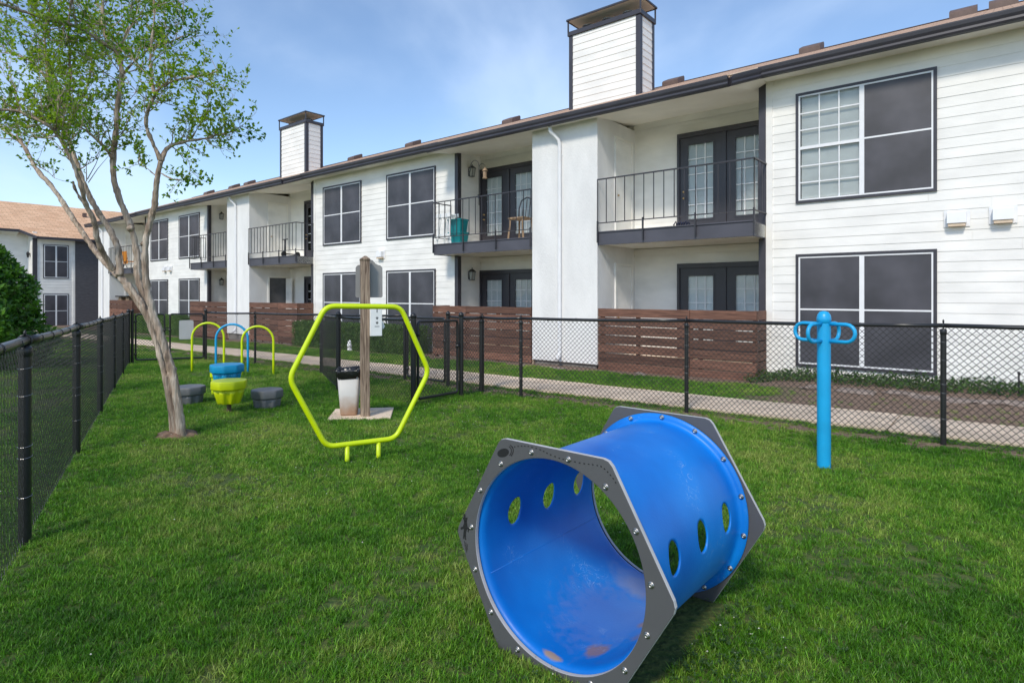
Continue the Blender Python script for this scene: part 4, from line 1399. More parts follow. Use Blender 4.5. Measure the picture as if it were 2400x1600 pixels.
for a in range(len(prof2) - 1):
    for j in range(NT):
        if (a, j) in removed:
            continue
        j2 = (j + 1) % NT
        hf.append((a * NT + j, a * NT + j2, (a + 1) * NT + j2, (a + 1) * NT + j))
for ia, ja, loop in rings:
    tcn = prof2[ia][0]; thn = 2 * math.pi * ja / NT
    n = len(loop)
    KR = 5
    prev = [a_ * NT + j_ % NT for a_, j_ in loop]
    for kr in range(1, KR + 1):
        o0 = len(hv)
        for a_, j_ in loop:
            dt_ = prof2[a_][0] - tcn; ds_ = 0.4 * (2 * math.pi * j_ / NT - thn)
            an = math.atan2(ds_ / 0.066, dt_ / 0.050)
            te, se = 0.050 * math.cos(an), 0.066 * math.sin(an)
            w_ = 1 - kr / KR
            tt = te + (dt_ - te) * w_; ss = se + (ds_ - se) * w_
            th = thn + ss / 0.4
            hv.append((0.4 * math.cos(th), tcn + tt, TZ + 0.4 * math.sin(th)))
        cur_ = list(range(o0, o0 + n))
        for q in range(n):
            q2 = (q + 1) % n
            hf.append((prev[q], prev[q2], cur_[q2], cur_[q]))
        prev = cur_
mt = MB(); mt.smooth = True; mt.add(hv, hf)
cyl = mt.build('barrel', M_TUN, tun)
so = cyl.modifiers.new('wall', 'SOLIDIFY'); so.thickness = 0.009; so.offset = -1.0
for an in (-24.0, 204.0):                    # mould seam
    sm_ = MB(); ca_, sa_ = math.cos(R(an)), math.sin(R(an))
    sm_.tube([(0.4008 * ca_, 0.03, TZ + 0.4008 * sa_), (0.4008 * ca_, TL - 0.03, TZ + 0.4008 * sa_)], 0.0022, 5); sm_.build('mould_seam', M_TUN, tun)
# bolts
bm1 = MB()
bm1.lathe([(0.0125, 0.0), (0.0125, 0.0015), (0.0085, 0.002), (0.0085, 0.004), (0.0075, 0.007), (0.0045, 0.009), (0.0042, 0.0065), (0.001, 0.0065)], 14)
bm1.v = [(x, -z, y) for x, y, z in bm1.v]
bme = bm1.mesh('bolt', M_CHROME)
for i in range(15):
    th = R(90 + 13 + i * 24)
    o = link('bolt', bme, fp); o.location = (0.437 * math.cos(th), -0.0202, TZ + 0.437 * math.sin(th))
    o = link('bolt', bme, bp_); o.location = (0.437 * math.cos(th + 0.15), -0.0010 + 0.004 - 0.006, TZ + 0.437 * math.sin(th + 0.15))
    o.location.y = TL - 0.0165
# printed marks on the front plate
pr = MB()
def flat(poly):
    pr.prism(poly, lambda p, t_: (p[0], t_, p[1]), -0.0215, -0.0203)
ca, sa = math.cos(R(22)), math.sin(R(22))
flat([(-0.250 + 0.034 * math.cos(a) * ca - 0.017 * math.sin(a) * sa, TZ + 0.398 + 0.034 * math.cos(a) * sa + 0.017 * math.sin(a) * ca) for a in [2 * math.pi * q / 20 for q in range(20)]])
for rr in (0.046, 0.056):
    pts = [(-0.250 + rr * math.cos(a), TZ + 0.398 + rr * 0.62 * math.sin(a) + rr * 0.35 * math.cos(a)) for a in [R(-38 + 12 * q) for q in range(8)]]
    for p, q in zip(pts[:-1], pts[1:]):
        d = Vector((q[0] - p[0], q[1] - p[1])).normalized(); w = Vector((-d.y, d.x)) * 0.0016
        flat([(p[0] - w.x, p[1] - w.y), (q[0] - w.x, q[1] - w.y), (q[0] + w.x, q[1] + w.y), (p[0] + w.x, p[1] + w.y)])
path_pts = [(-0.200, 0.430), (-0.155, 0.442), (-0.108, 0.448), (-0.053, 0.444), (-0.007, 0.434), (0.048, 0.4265), (0.094, 0.426), (0.15, 0.426), (0.20, 0.430), (0.235, 0.428), (0.262, 0.412), (0.285, 0.392), (0.302, 0.368)]
def cat(ps, k=6):
    out = []
    for i in range(len(ps) - 1):
        p0, p1, p2, p3 = ps[max(i - 1, 0)], ps[i], ps[i + 1], ps[min(i + 2, len(ps) - 1)]
        for s in range(k):
            t = s / k
            out.append(tuple(0.5 * ((2 * p1[c]) + (-p0[c] + p2[c]) * t + (2 * p0[c] - 5 * p1[c] + 4 * p2[c] - p3[c]) * t * t + (-p0[c] + 3 * p1[c] - 3 * p2[c] + p3[c]) * t ** 3) for c in range(len(p1))))
    out.append(ps[-1])
    return out
cp = cat(path_pts, 8)
acc = 0.0; nextd = 0.0; on = True
for p, q in zip(cp[:-1], cp[1:]):
    acc += math.dist(p, q)
    if acc >= nextd:
        d = Vector((q[0] - p[0], q[1] - p[1])).normalized(); w = Vector((-d.y, d.x)) * 0.0019; e = d * 0.0031
        c = Vector(p)
        flat([tuple(c - w - e + Vector((0, TZ))), tuple(c - w + e + Vector((0, TZ))), tuple(c + w + e + Vector((0, TZ))), tuple(c + w - e + Vector((0, TZ)))])
        nextd = acc + 0.0148
dog = [[(150, 560), (172, 558), (180, 590), (172, 620), (165, 640), (168, 678), (158, 676), (156, 645), (150, 678), (140, 672), (145, 635), (148, 612), (140, 600), (148, 580)],
       [(148, 612), (120, 624), (116, 613), (142, 598)],
       [(130, 540), (147, 547), (148, 520), (160, 518), (163, 542), (180, 535), (175, 562), (150, 564)],
       [(178, 592), (192, 599), (205, 597), (207, 606), (193, 608), (190, 625), (183, 622), (185, 607), (172, 606)]]
for pg in dog:
    flat([(-0.474 + (x - 160) * 0.00068, TZ + 0.028 - (y - 600) * 0.00072) for x, y in pg][::-1])
for q in range(3):
    pts = [(-0.478 + q * 0.008 + 0.003 * s * s * 0.3, TZ - 0.035 - 0.012 * s - q * 0.004) for s in range(5 - q)]
    for p, r_ in zip(pts[:-1], pts[1:]):
        flat([(p[0] - 0.001, p[1]), (r_[0] - 0.001, r_[1]), (r_[0] + 0.001, r_[1]), (p[0] + 0.001, p[1])])
pr.build('printed_marks', M_INK, fp)

# ================================================================== blue post with loops
bpp = on_ground(1931, 1093)
t = thing('loop_post', 'sky blue steel post with four ring loops near its domed top', 'post', (bpp.x, bpp.y, gz0(bpp.x, bpp.y)))
m = MB(); m.lathe([(0.0565, -0.2), (0.0565, 1.29), (0.060, 1.292), (0.060, 1.33), (0.054, 1.362), (0.036, 1.388), (0.012, 1.396)], 28); m.build('pole', M_BLU, t)
for i in range(4):
    an = R(35 + 90 * i)
    dx, dy = math.cos(an), math.sin(an)
    zc_ = 1.205; hh = 0.077; Rr = 0.285 - 0.016
    pts = [(0.03 * dx, 0.03 * dy, zc_ + hh)]
    for q in range(9):
        w = math.pi / 2 - math.pi * q / 8
        rr = Rr - hh + hh * math.cos(w)
        pts.append((rr * dx, rr * dy, zc_ + hh * math.sin(w)))
    pts.append((0.03 * dx, 0.03 * dy, zc_ - hh))
    m = MB(); m.tube(pts, 0.0165, 12); m.build('loop', M_BLU, t)

# ================================================================== lime hexagon hoop
HB = Vector((-1.4, 5.585, 0)); HD = Vector((0.867, 0.498, 0))
t = thing('hexagon_hoop', 'lime yellow hexagonal tube hoop standing on two short legs in the lawn', 'hoop', (HB.x, HB.y, gz0(HB.x, HB.y)))
org = tuple(t.location)
hv6 = [(-0.33, 0.079), (0.325, 0.077), (0.665, 0.70), (0.372, 1.342), (-0.335, 1.355), (-0.65, 0.72)]
pts = []
n = len(hv6)
for i in range(n):
    p = Vector(hv6[i]); a = Vector(hv6[i - 1]); b = Vector(hv6[(i + 1) % n])
    ra = 0.085
    pa = p + (a - p).normalized() * ra; pb = p + (b - p).normalized() * ra
    for q in range(7):
        s = q / 6
        w = pa.lerp(p, s).lerp(p.lerp(pb, s), s)
        pts.append(HB + HD * w.x + Vector((0, 0, w.y)))
m = MB(); m.tube(pts, 0.0245, 16, closed=True); m.build('ring', M_YEL, t, origin=org, loc=(0, 0, 0))
for s in (-0.14, 0.155):
    q = HB + HD * s
    m = MB(); m.tube([q + Vector((0, 0, gz0(q.x, q.y) - 0.15)), q + Vector((0, 0, 0.07))], 0.021, 14); m.build('leg', M_YEL, t, origin=org, loc=(0, 0, 0))

# ================================================================== three arches
def arch(label, px0, px1, pyb, ptop, mat, Y0):
    a = at(px0, pyb, Y0); a.z = gz0(a.x, a.y)
    dr = Vector((0.97, 0.24, 0))
    kk = (px1 - CPX) / FPX
    w = (kk * a.y - a.x) / (dr.x - kk * dr.y)
    t = thing('arch', label, 'arch', tuple(a), 0, 'bent-tube arches')
    top = EYE - (ptop - HPX) / FPX * Y0 - a.z
    r = w / 2
    pts = [dr * 0 + Vector((0, 0, -0.15)), Vector((0, 0, 0.3)), Vector((0, 0, top - r))]
    for q in range(1, 13):
        an = math.pi - math.pi * q / 13
        pts.append(dr * (r + r * math.cos(an)) + Vector((0, 0, top - r + r * math.sin(an))))
    e = dr * w
    ze = gz0(a.x + e.x, a.y + e.y) - a.z
    pts += [e + Vector((0, 0, top - r)), e + Vector((0, 0, 0.3)), e + Vector((0, 0, ze - 0.15))]
    m = MB(); m.tube(pts, 0.0235, 12); m.build('tube', mat, t)


arch('lime yellow bent-tube arch, leftmost of the three arches', 450, 525, 871, 757, M_YEL, 12.85)
arch('sky blue bent-tube arch between the two lime arches', 506, 581, 874, 760, M_BLU, 12.55)
arch('lime yellow bent-tube arch, rightmost of the three arches', 567, 641, 878, 765, M_YEL, 12.25)

# ================================================================== stepping seats
def seat(label, px, pyg, dia, htop, hbody, mat, pole=False):
    p = on_ground(px, pyg)
    t = thing('step_seat', label, 'step', (p.x, p.y, gz0(p.x, p.y)), R(random.uniform(0, 40)), 'round stepping seats')
    r = dia / 2
    m = MB(); m.smooth = False
    def ring(rad, z, lob, n=80):
        out = []
        for i in range(n):
            a = 2 * math.pi * i / n
            if lob == 'oct':
                ph = (math.degrees(a) % 45) - 22.5
                q = rad * min(math.cos(R(22.5)) / math.cos(R(ph)) * 1.0, 0.985) / math.cos(R(22.5)) * 0.985
            else:
                q = rad * (1 - lob * (0.5 - 0.5 * math.tanh(2.5 * math.cos(8 * a))))
            out.append((q * math.cos(a), q * math.sin(a), z))
        return out
    def skin(rs, smooth):
        n = len(rs[0]); vs_ = [v for q in rs for v in q]; fs = []
        for i in range(len(rs) - 1):
            for j in range(n):
                j2 = (j + 1) % n
                fs.append((i * n + j, i * n + j2, (i + 1) * n + j2, (i + 1) * n + j))
        m.smooth = smooth; m.add(vs_, fs)
        o = len(m.v) - len(vs_)
        m.f.append(tuple(o + (len(rs) - 1) * n + j for j in range(n))); m.m.append(m.mi); m.sm.append(False)
        m.f.append(tuple(o + j for j in range(n - 1, -1, -1))); m.m.append(m.mi); m.sm.append(False)
    hc = 0.115
    zt = htop
    skin([ring(r * 0.97, zt - hc, 'oct'), ring(r, zt - hc + 0.012, 'oct'), ring(r, zt - 0.018, 'oct'), ring(r * 0.985, zt - 0.007, 'oct'), ring(r * 0.955, zt, 'oct')], True)
    m.build('cap', mat, t)
    m = MB()
    skin([ring(r * 0.62, zt - hbody, 0.20), ring(r * 0.68, zt - hbody + 0.01, 0.20), ring(r * 0.84, zt - hc - 0.06, 0.17), ring(r * 0.91, zt - hc - 0.001, 0.12)] if pole else
         [ring(r * 0.82, zt - hbody, 0.13), ring(r * 0.84, zt - hbody + 0.01, 0.13), ring(r * 0.89, zt - hc - 0.05, 0.12), ring(r * 0.93, zt - hc - 0.001, 0.10)], True)
    m.build('body', mat, t)
    if pole:
        m = MB(); m.lathe([(0.03, -0.2), (0.03, zt - hbody + 0.02)], 14); m.build('pole', M_RUST, t)
    return t


M_RUST = pm('rusty pole', (0.13, 0.085, 0.05), 0.7, 0.4, 14.0)
seat('lime yellow round stepping seat raised on a short rusty pole', 537, 966, 0.44, 0.435, 0.31, M_YELP, True)
seat('sky blue round stepping seat, the tallest, behind the lime one', 532, 946, 0.445, 0.58, 0.40, M_BLUP, True)
seat('low grey round stepping seat right of the lime seat', 626, 953, 0.42, 0.25, 0.27, M_GREYP)
seat('low grey round stepping seat partly behind the tree trunk', 443, 945, 0.42, 0.255, 0.27, M_GREYP)
p = on_ground(499, 925)
t = thing('peg', 'short lime yellow peg just behind the blue stepping seat', 'post', (p.x, p.y, gz0(p.x, p.y)))
m = MB(); m.lathe([(0.022, -0.1), (0.022, 0.28), (0.045, 0.29), (0.045, 0.36), (0.03, 0.385), (0.01, 0.39)], 14); m.build('shaft', M_YEL, t)

# ================================================================== timber post with sign, dispenser and bin
WP = Vector((-1.885, 7.66, 0)); WPz = gz0(WP.x, WP.y)
t = thing('timber_post', 'tall weathered square timber post standing in the lawn behind the hexagon', 'post', (WP.x, WP.y, WPz), R(20))
m = MB()
w = 0.056
prof_h = [-0.25, 0.0, 0.4, 0.8, 1.2, 1.6, 2.0, 2.035, 2.075]
rowsv = []
for i, h in enumerate(prof_h):
    s = w * (1.0 if i < 7 else (1.12 if i == 7 else 0.2))
    jx, jy = 0.004 * math.sin(i * 1.7), 0.004 * math.cos(i * 2.1)
    rowsv.append([(-s + jx, -s + jy, h), (s + jx, -s + jy, h), (s + jx, s + jy, h), (-s + jx, s + jy, h)])
vs_ = [v for r_ in rowsv for v in r_]
fs = [(i * 4 + j, i * 4 + (j + 1) % 4, (i + 1) * 4 + (j + 1) % 4, (i + 1) * 4 + j) for i in range(len(rowsv) - 1) for j in range(4)] + [(3, 2, 1, 0), tuple(len(vs_) - 4 + j for j in range(4))]
m.add(vs_, fs); m.build('timber', M_POSTW, t, bevel=0.006)
# sign seen from behind
t = thing('sign', 'grey metal sign with a shaped top, seen from behind, on the timber post', 'sign', (WP.x + 0.025, WP.y + 0.115, WPz + 1.54), R(12))
half = [(0.0, 0.50), (0.045, 0.485), (0.08, 0.445), (0.115, 0.425), (0.14, 0.42), (0.16, 0.405), (0.17, 0.385), (0.172, 0.02), (0.165, 0.005), (0.15, 0.0)]
poly = half + [(-x, z) for x, z in half[::-1] if x > 0]
m = MB(); m.prism(poly[::-1], lambda p_, t_: (p_[0], t_, p_[1]), 0.0, 0.003); m.build('panel', M_SIGN, t)
m = MB()
for z in (0.08, 0.4):
    m.lathe([(0.012, 0), (0.012, 0.006)], 8); m.v[-16:] = [(x, -zz, y + z) for x, y, zz in m.v[-16:]]
m.build('screw', M_CHROME, t)
# dispenser
t = thing('bag_dispenser', 'white upright bag dispenser box with paw marks on the timber post', 'dispenser', (WP.x + 0.135, WP.y + 0.0, WPz + 1.05), R(24))
m = MB(); m.prism([(-0.075, 0.0), (0.075, 0.0), (0.075, 0.39), (0.06, 0.425), (-0.06, 0.425), (-0.075, 0.39)], lambda p_, t_: (p_[0], t_, p_[1]), -0.045, 0.05); m.build('housing', M_WPLAS, t, bevel=0.006)
m = MB()
def dflat(cx, cz, r_, n=10):
    m.prism([(cx + r_ * math.cos(2 * math.pi * q / n), cz + r_ * math.sin(2 * math.pi * q / n)) for q in range(n)][::-1], lambda p_, t_: (p_[0], t_, p_[1]), -0.0475, -0.0465)
for cz in (0.225, 0.165):
    dflat(0.01, cz, 0.011)
    for dx_, dz_ in ((-0.013, 0.008), (-0.005, 0.017), (0.006, 0.017), (0.014, 0.008)):
        dflat(0.01 + dx_, cz + dz_, 0.0045, 6)
m.prism([(0.005, 0.30), (0.015, 0.30), (0.015, 0.35), (0.005, 0.35)], lambda p_, t_: (p_[0], t_, p_[1]), -0.0475, -0.0465)
m.prism([(-0.02, 0.12), (0.04, 0.12), (0.04, 0.126), (-0.02, 0.126)], lambda p_, t_: (p_[0], t_, p_[1]), -0.0475, -0.0465)
m.build('printed_marks', M_INK, t)
m = MB(); m.add([(0.076, -0.02, 0.20), (0.076, 0.03, 0.20), (0.12, 0.0, 0.12), (0.095, 0.035, 0.09), (0.09, -0.01, 0.08)], [(0, 1, 2), (1, 3, 2), (0, 2, 4), (2, 3, 4)]); m.build('hanging_bag', M_WPLAS, t)
# pad
p = Vector((-1.97, 7.85, 0))
m = MB(); m.box(-0.39, 0.39, -0.34, 0.34, -0.1, 0.03); o = m.build('concrete_pad', M_CONC, loc=(p.x, p.y, gz0(p.x, p.y)), rotz=R(8), bevel=0.008)
tag(o, 'small square concrete pad under the white bin', None, kind='structure')
# bin
bx_ = at(819, 960, 7.78)
t = thing('bin', 'tapered white plastic bin with a black liner beside the timber post', 'bin', (bx_.x, 7.78, gz0(0, 7.78) + 0.03), R(10))
def rrect(hx, hy, rr, z, k=5):
    return [(sx * (hx - rr) + rr * math.cos(R(s0 + q * 90 / (k - 1))), sy * (hy - rr) + rr * math.sin(R(s0 + q * 90 / (k - 1))), z) for sx, sy, s0 in ((1, 1, 0), (-1, 1, 90), (-1, -1, 180), (1, -1, 270)) for q in range(k)]
def loft(rs, caps=True):
    n = len(rs[0]); vs_ = [v for q in rs for v in q]; fs = []
    for i in range(len(rs) - 1):
        for j in range(n):
            j2 = (j + 1) % n
            fs.append((i * n + j, i * n + j2, (i + 1) * n + j2, (i + 1) * n + j))
    if caps:
        fs += [tuple(range(n - 1, -1, -1)), tuple((len(rs) - 1) * n + j for j in range(n))]
    return vs_, fs
def bin_mat():
    m, nt, N, L, b = node_mat('soiled white bin plastic')
    tcx = N.new('ShaderNodeTexCoord'); sp = N.new('ShaderNodeSeparateXYZ'); L.new(tcx.outputs['Object'], sp.inputs[0])
    nz = N.new('ShaderNodeTexNoise'); nz.inputs['Scale'].default_value = 9; nz.inputs['Detail'].default_value = 6; L.new(tcx.outputs['Object'], nz.inputs[0])
    ma = N.new('ShaderNodeMath'); ma.operation = 'MULTIPLY_ADD'; ma.inputs[1].default_value = -0.22; L.new(nz.outputs['Fac'], ma.inputs[0]); L.new(sp.outputs['Z'], ma.inputs[2])
    mr = N.new('ShaderNodeMapRange'); mr.inputs['From Min'].default_value = -0.08; mr.inputs['From Max'].default_value = 0.16; L.new(ma.outputs[0], mr.inputs['Value'])
    mx = N.new('ShaderNodeMix'); mx.data_type = 'RGBA'; mx.inputs['A'].default_value = (0.36, 0.22, 0.14, 1); mx.inputs['B'].default_value = (0.55, 0.53, 0.50, 1)
    L.new(mr.outputs[0], mx.inputs['Factor']); L.new(mx.outputs['Result'], b.inputs['Base Color']); b.inputs['Roughness'].default_value = 0.5
    return m
m = MB(); m.smooth = True; m.add(*loft([rrect(0.10, 0.12, 0.03, 0.0), rrect(0.105, 0.125, 0.035, 0.02), rrect(0.145, 0.165, 0.05, 0.55)])); m.build('tub', bin_mat(), t)
rb = []
for h, g in ((0.485, 0.004), (0.50, 0.012), (0.535, 0.012), (0.575, 0.018), (0.59, 0.006), (0.57, -0.018), (0.45, -0.03)):
    q = rrect(0.145 + g - (0.55 - h) * 0.07, 0.165 + g - (0.55 - h) * 0.07, 0.05, h, 9)
    rb.append([(x, y, z + 0.013 * math.sin(i * 1.9 + h * 9) + (0.02 * math.sin(i * 0.7) if g == 0.004 else 0)) for i, (x, y, z) in enumerate(q)])
m = MB(); m.smooth = True; m.add(*loft(rb, False)); m.build('liner', M_BAG, t)

# ================================================================== things on the balconies and patios
def bl(u, v, z):
    return tuple(bw(u, v, z))


DZ = DK1 + 0.002
for i, (du, dz, lab) in enumerate(((0, 0, 'lower teal plastic storage tub on the balcony left of the near pier'), (0.02, 0.40, 'upper teal plastic storage tub on the balcony left of the near pier'))):
    t = thing('storage_tub', lab, 'box', bl(8.95 + du, 0.25, DZ + dz), BROT + R(5 * i), 'stacked teal tubs')
    m = MB(); m.add(*loft([rrect(0.21, 0.17, 0.03, 0.0), rrect(0.25, 0.20, 0.03, 0.36)])); m.build('body', M_TEAL, t)
    m = MB(); m.add(*loft([rrect(0.265, 0.215, 0.03, 0.345), rrect(0.27, 0.22, 0.03, 0.35), rrect(0.27, 0.22, 0.03, 0.385), rrect(0.24, 0.19, 0.03, 0.395)])); m.build('lid', M_TEAL, t)
t = thing('folding_stand', 'white plastic folding stand with splayed legs in front of the teal tubs', 'stand', bl(9.16, 0.52, DZ), BROT)
m = MB()
for x in np.linspace(-0.3, 0.3, 7):
    m.box(x - 0.015, x + 0.015, -0.16, 0.16, 0.86, 0.89)
m.box(-0.32, 0.32, -0.17, -0.14, 0.83, 0.94); m.box(-0.32, 0.32, 0.14, 0.17, 0.83, 0.94)
m.build('top', M_WPLAS, t)
for sx in (-1, 1):
    for sy in (-1, 1):
        m = MB(); m.bar((sx * 0.3, sy * 0.17, 0.0), (sx * 0.19, sy * 0.10, 0.83), 0.045, 0.05); m.build('leg', M_WPLAS, t)
m = MB(); m.bar((-0.28, 0.16, 0.3), (0.28, 0.16, 0.3), 0.02, 0.05); m.bar((-0.28, -0.16, 0.3), (0.28, -0.16, 0.3), 0.02, 0.05); m.build('stretcher', M_WPLAS, t)
t = thing('chair', 'weathered wooden chair on the balcony left of the near stucco pier', 'chair', bl(6.55, 0.2, DZ), BROT)
m = MB(); m.box(-0.27, 0.27, -0.26, 0.26, 0.60, 0.65); m.build('seat', M_CWOOD, t, bevel=0.01)
for sx in (-1, 1):
    for sy in (-1, 1):
        m = MB(); m.bar((sx * 0.27, sy * 0.25, 0.0), (sx * 0.22, sy * 0.21, 0.60), 0.05, 0.05); m.build('leg', M_CWOOD, t)
m = MB(); m.tube([(-0.24, -0.2, 0.65), (-0.26, -0.24, 0.95), (-0.2, -0.27, 1.18), (0, -0.28, 1.26), (0.2, -0.27, 1.18), (0.26, -0.24, 0.95), (0.24, -0.2, 0.65)], 0.018, 8)
for x in (-0.12, 0, 0.12):
    m.tube([(x, -0.2, 0.65), (x, -0.275, 1.22)], 0.010, 6)
m.build('backrest', M_RAILM, t)
t = thing('feeder_hook', 'black double shepherd hook clamped to the balcony rail left of the near pier', 'hook', bl(7.62, PF + 0.03, 4.0), BROT)
m = MB()
m.tube([(0, 0, 0.0), (0, 0, 1.1)] + [(0.17 - 0.17 * math.cos(a), 0, 1.1 + 0.2 * math.sin(a)) for a in [R(20 * q) for q in range(1, 9)]] + [(0.34, 0, 1.05), (0.36, 0, 0.98), (0.40, 0, 0.97), (0.42, 0, 1.02)], 0.010, 8)
m.tube([(0, 0, 1.0)] + [(-0.11 + 0.11 * math.cos(a), 0.0, 1.05 + 0.12 * math.sin(a)) for a in [R(25 * q) for q in range(0, 7)]] + [(-0.23, 0, 1.10)], 0.006, 6)
m.build('rod', M_BLACK, t)
m = MB(); m.box(-0.025, 0.025, -0.025, 0.03, 0.2, 0.3); m.build('clamp', M_BLACK, t)
t = thing('bird_feeder', 'small brown bird feeder hanging from the shepherd hook', 'feeder', bl(7.62 - 0.23, PF + 0.03, 4.72), BROT)
m = MB(); m.lathe([(0.02, 0.0), (0.075, 0.01), (0.075, 0.03), (0.055, 0.04), (0.06, 0.22)], 10); m.build('body', M_CWOOD, t)
m = MB(); m.lathe([(0.085, 0.22), (0.085, 0.23), (0.015, 0.32)], 10); m.tube([(0, 0, 0.31), (0, 0, 0.39)], 0.004, 5); m.build('roof', M_CWOOD, t)
t = thing('push_scooter', 'small black T-handled scooter parked behind the middle balcony railing', 'scooter', bl(u_at(668, 0.6), 0.6, DZ), BROT)
m = MB(); m.tube([(0, 0, 0.12), (0, 0, 0.68)], 0.035, 8); m.tube([(-0.2, 0, 0.7), (0.2, 0, 0.7)], 0.022, 8); m.build('handlebar', M_BLACK, t)
m = MB(); m.box(-0.07, 0.07, -0.5, 0.02, 0.1, 0.14); m.build('deck', M_BLACK, t)
for y in (0.05, -0.55):
    m = MB(); m.lathe([(0.10, -0.03), (0.115, -0.015), (0.115, 0.015), (0.10, 0.03)], 14); m.v = [(z, x + y, yy + 0.115) for x, yy, z in m.v]; m.build('wheel', M_BLACK, t)
t = thing('camp_chair', 'orange canvas folding chair on the farthest balcony', 'chair', bl(u_at(308, 0.3), 0.3, DZ), BROT)
m = MB(); m.add([(-0.35, 0.3, 0.3), (0.35, 0.3, 0.3), (0.35, 0.36, 1.02), (-0.35, 0.36, 1.02), (-0.35, 0.31, 0.3), (0.35, 0.31, 0.3), (0.35, 0.37, 1.02), (-0.35, 0.37, 1.02)], [(0, 1, 2, 3), (7, 6, 5, 4), (0, 4, 5, 1), (1, 5, 6, 2), (2, 6, 7, 3), (3, 7, 4, 0)])
m.box(-0.35, 0.35, -0.25, 0.3, 0.42, 0.45); m.build('seat', M_ORANGE, t)
m = MB()
for y in (-0.25, 0.33):
    m.bar((-0.4, y, 0.0), (0.4, y, 0.62), 0.025, 0.025); m.bar((0.4, y, 0.0), (-0.4, y, 0.62), 0.025, 0.025)
m.build('legs', M_BLACK, t)
t = thing('patio_table', 'dark-topped patio table rising behind the farthest wooden screen', 'table', bl(2 * PIT + 2.6, 0.1, -0.15), BROT)
m = MB(); m.box(-1.0, 1.0, -0.4, 0.4, 1.46, 1.54); m.build('top', M_BLACK, t, bevel=0.02)
for sx in (-1, 1):
    m = MB(); m.box(sx * 0.6 - 0.25, sx * 0.6 + 0.25, -0.25, 0.25, 0.0, 1.459); m.build('pedestal', M_CWOOD, t)
t = thing('toy_pile', 'small dark blue toy lying on the balcony right of the near pier', 'toy', bl(1.62, 0.6, DZ + 0.03), BROT)
m = MB()
for q in range(6):
    m.tube([(-0.16 + 0.06 * q, 0.02 * math.sin(q), 0.01), (-0.14 + 0.06 * q, 0, 0.08 + 0.03 * (q % 2)), (-0.10 + 0.06 * q, 0.03, 0.02)], 0.018, 6)
m.build('links', pm('navy plastic', (0.012, 0.016, 0.06), 0.5, 0.2, 8.0), t)

# ================================================================== the tree
def bark_mat():
    m, nt, N, L, b = node_mat('crape myrtle bark')
    t = N.new('ShaderNodeTexCoord'); mpn = N.new('ShaderNodeMapping'); mpn.inputs['Scale'].default_value = (7, 7, 1.6)
    L.new(t.outputs['Object'], mpn.inputs[0])
    n1 = N.new('ShaderNodeTexNoise'); n1.inputs['Scale'].default_value = 1.6; n1.inputs['Detail'].default_value = 8; n1.inputs['Distortion'].default_value = 0.8
    L.new(mpn.outputs[0], n1.inputs[0])
    rp = N.new('ShaderNodeValToRGB')
    e = rp.color_ramp.elements
    e[0].position = 0.28; e[0].color = (0.15, 0.10, 0.07, 1)
    e[1].position = 0.72; e[1].color = (0.62, 0.52, 0.42, 1)
    k = e.new(0.47); k.color = (0.38, 0.28, 0.205, 1)
    k = e.new(0.58); k.color = (0.47, 0.38, 0.30, 1)
    L.new(n1.outputs['Fac'], rp.inputs[0]); L.new(rp.outputs[0], b.inputs['Base Color'])
    b.inputs['Roughness'].default_value = 0.75
    mp2 = N.new('ShaderNodeMapping'); mp2.inputs['Scale'].default_value = (34, 34, 3.2); L.new(t.outputs['Object'], mp2.inputs[0])
    n2 = N.new('ShaderNodeTexNoise'); n2.inputs['Scale'].default_value = 1.5; n2.inputs['Detail'].default_value = 6; n2.inputs['Distortion'].default_value = 0.5
    L.new(mp2.outputs[0], n2.inputs[0])
    mu = N.new('ShaderNodeMix'); mu.data_type = 'RGBA'; mu.blend_type = 'MULTIPLY'; mu.inputs['Factor'].default_value = 0.75
    r2 = N.new('ShaderNodeMapRange'); r2.inputs['From Min'].default_value = 0.32; r2.inputs['From Max'].default_value = 0.6; r2.inputs['To Min'].default_value = 0.4; r2.inputs['To Max'].default_value = 1.15
    L.new(n2.outputs['Fac'], r2.inputs['Value']); L.new(rp.outputs[0], mu.inputs['A']); L.new(r2.outputs[0], mu.inputs['B'])
    L.new(mu.outputs['Result'], b.inputs['Base Color'])
    hh = N.new('ShaderNodeMath'); hh.operation = 'ADD'; L.new(n1.outputs['Fac'], hh.inputs[0]); L.new(n2.outputs['Fac'], hh.inputs[1])
    bp = N.new('ShaderNodeBump'); bp.inputs['Strength'].default_value = 0.8; bp.inputs['Distance'].default_value = 0.02
    L.new(hh.outputs[0], bp.inputs['Height']); L.new(bp.outputs[0], b.inputs['Normal'])
    return m


M_BARK = bark_mat()
TY = 6.62
tb = on_ground(418, 1020)
tree = thing('crape_myrtle_tree', 'leaning multi-stemmed crape myrtle tree with smooth tan bark by the left fence', 'tree', (tb.x, tb.y, gz0(tb.x, tb.y)))
torg = tuple(tree.location)


def stem(pts, r0, r1, dy0=0.0, dy1=0.0, sub=5):
    n = len(pts)
    w = []
    for i, (px, py) in enumerate(pts):
        f = i / (n - 1)
        w.append(tuple(at(px, py, TY + dy0 + (dy1 - dy0) * f)))
    w = cat(w, sub)
    k = len(w)
    rs = []
    for i in range(k):
        f = i / (k - 1)
        rs.append(r0 + (r1 - r0) * f ** 0.8)
    rs = [r * (1 + 0.10 * mnoise.noise(Vector(p) * 3.1) + 0.07 * mnoise.noise(Vector(p) * 9.0)) for r, p in zip(rs, w)]
    return [Vector(p) for p in w], rs


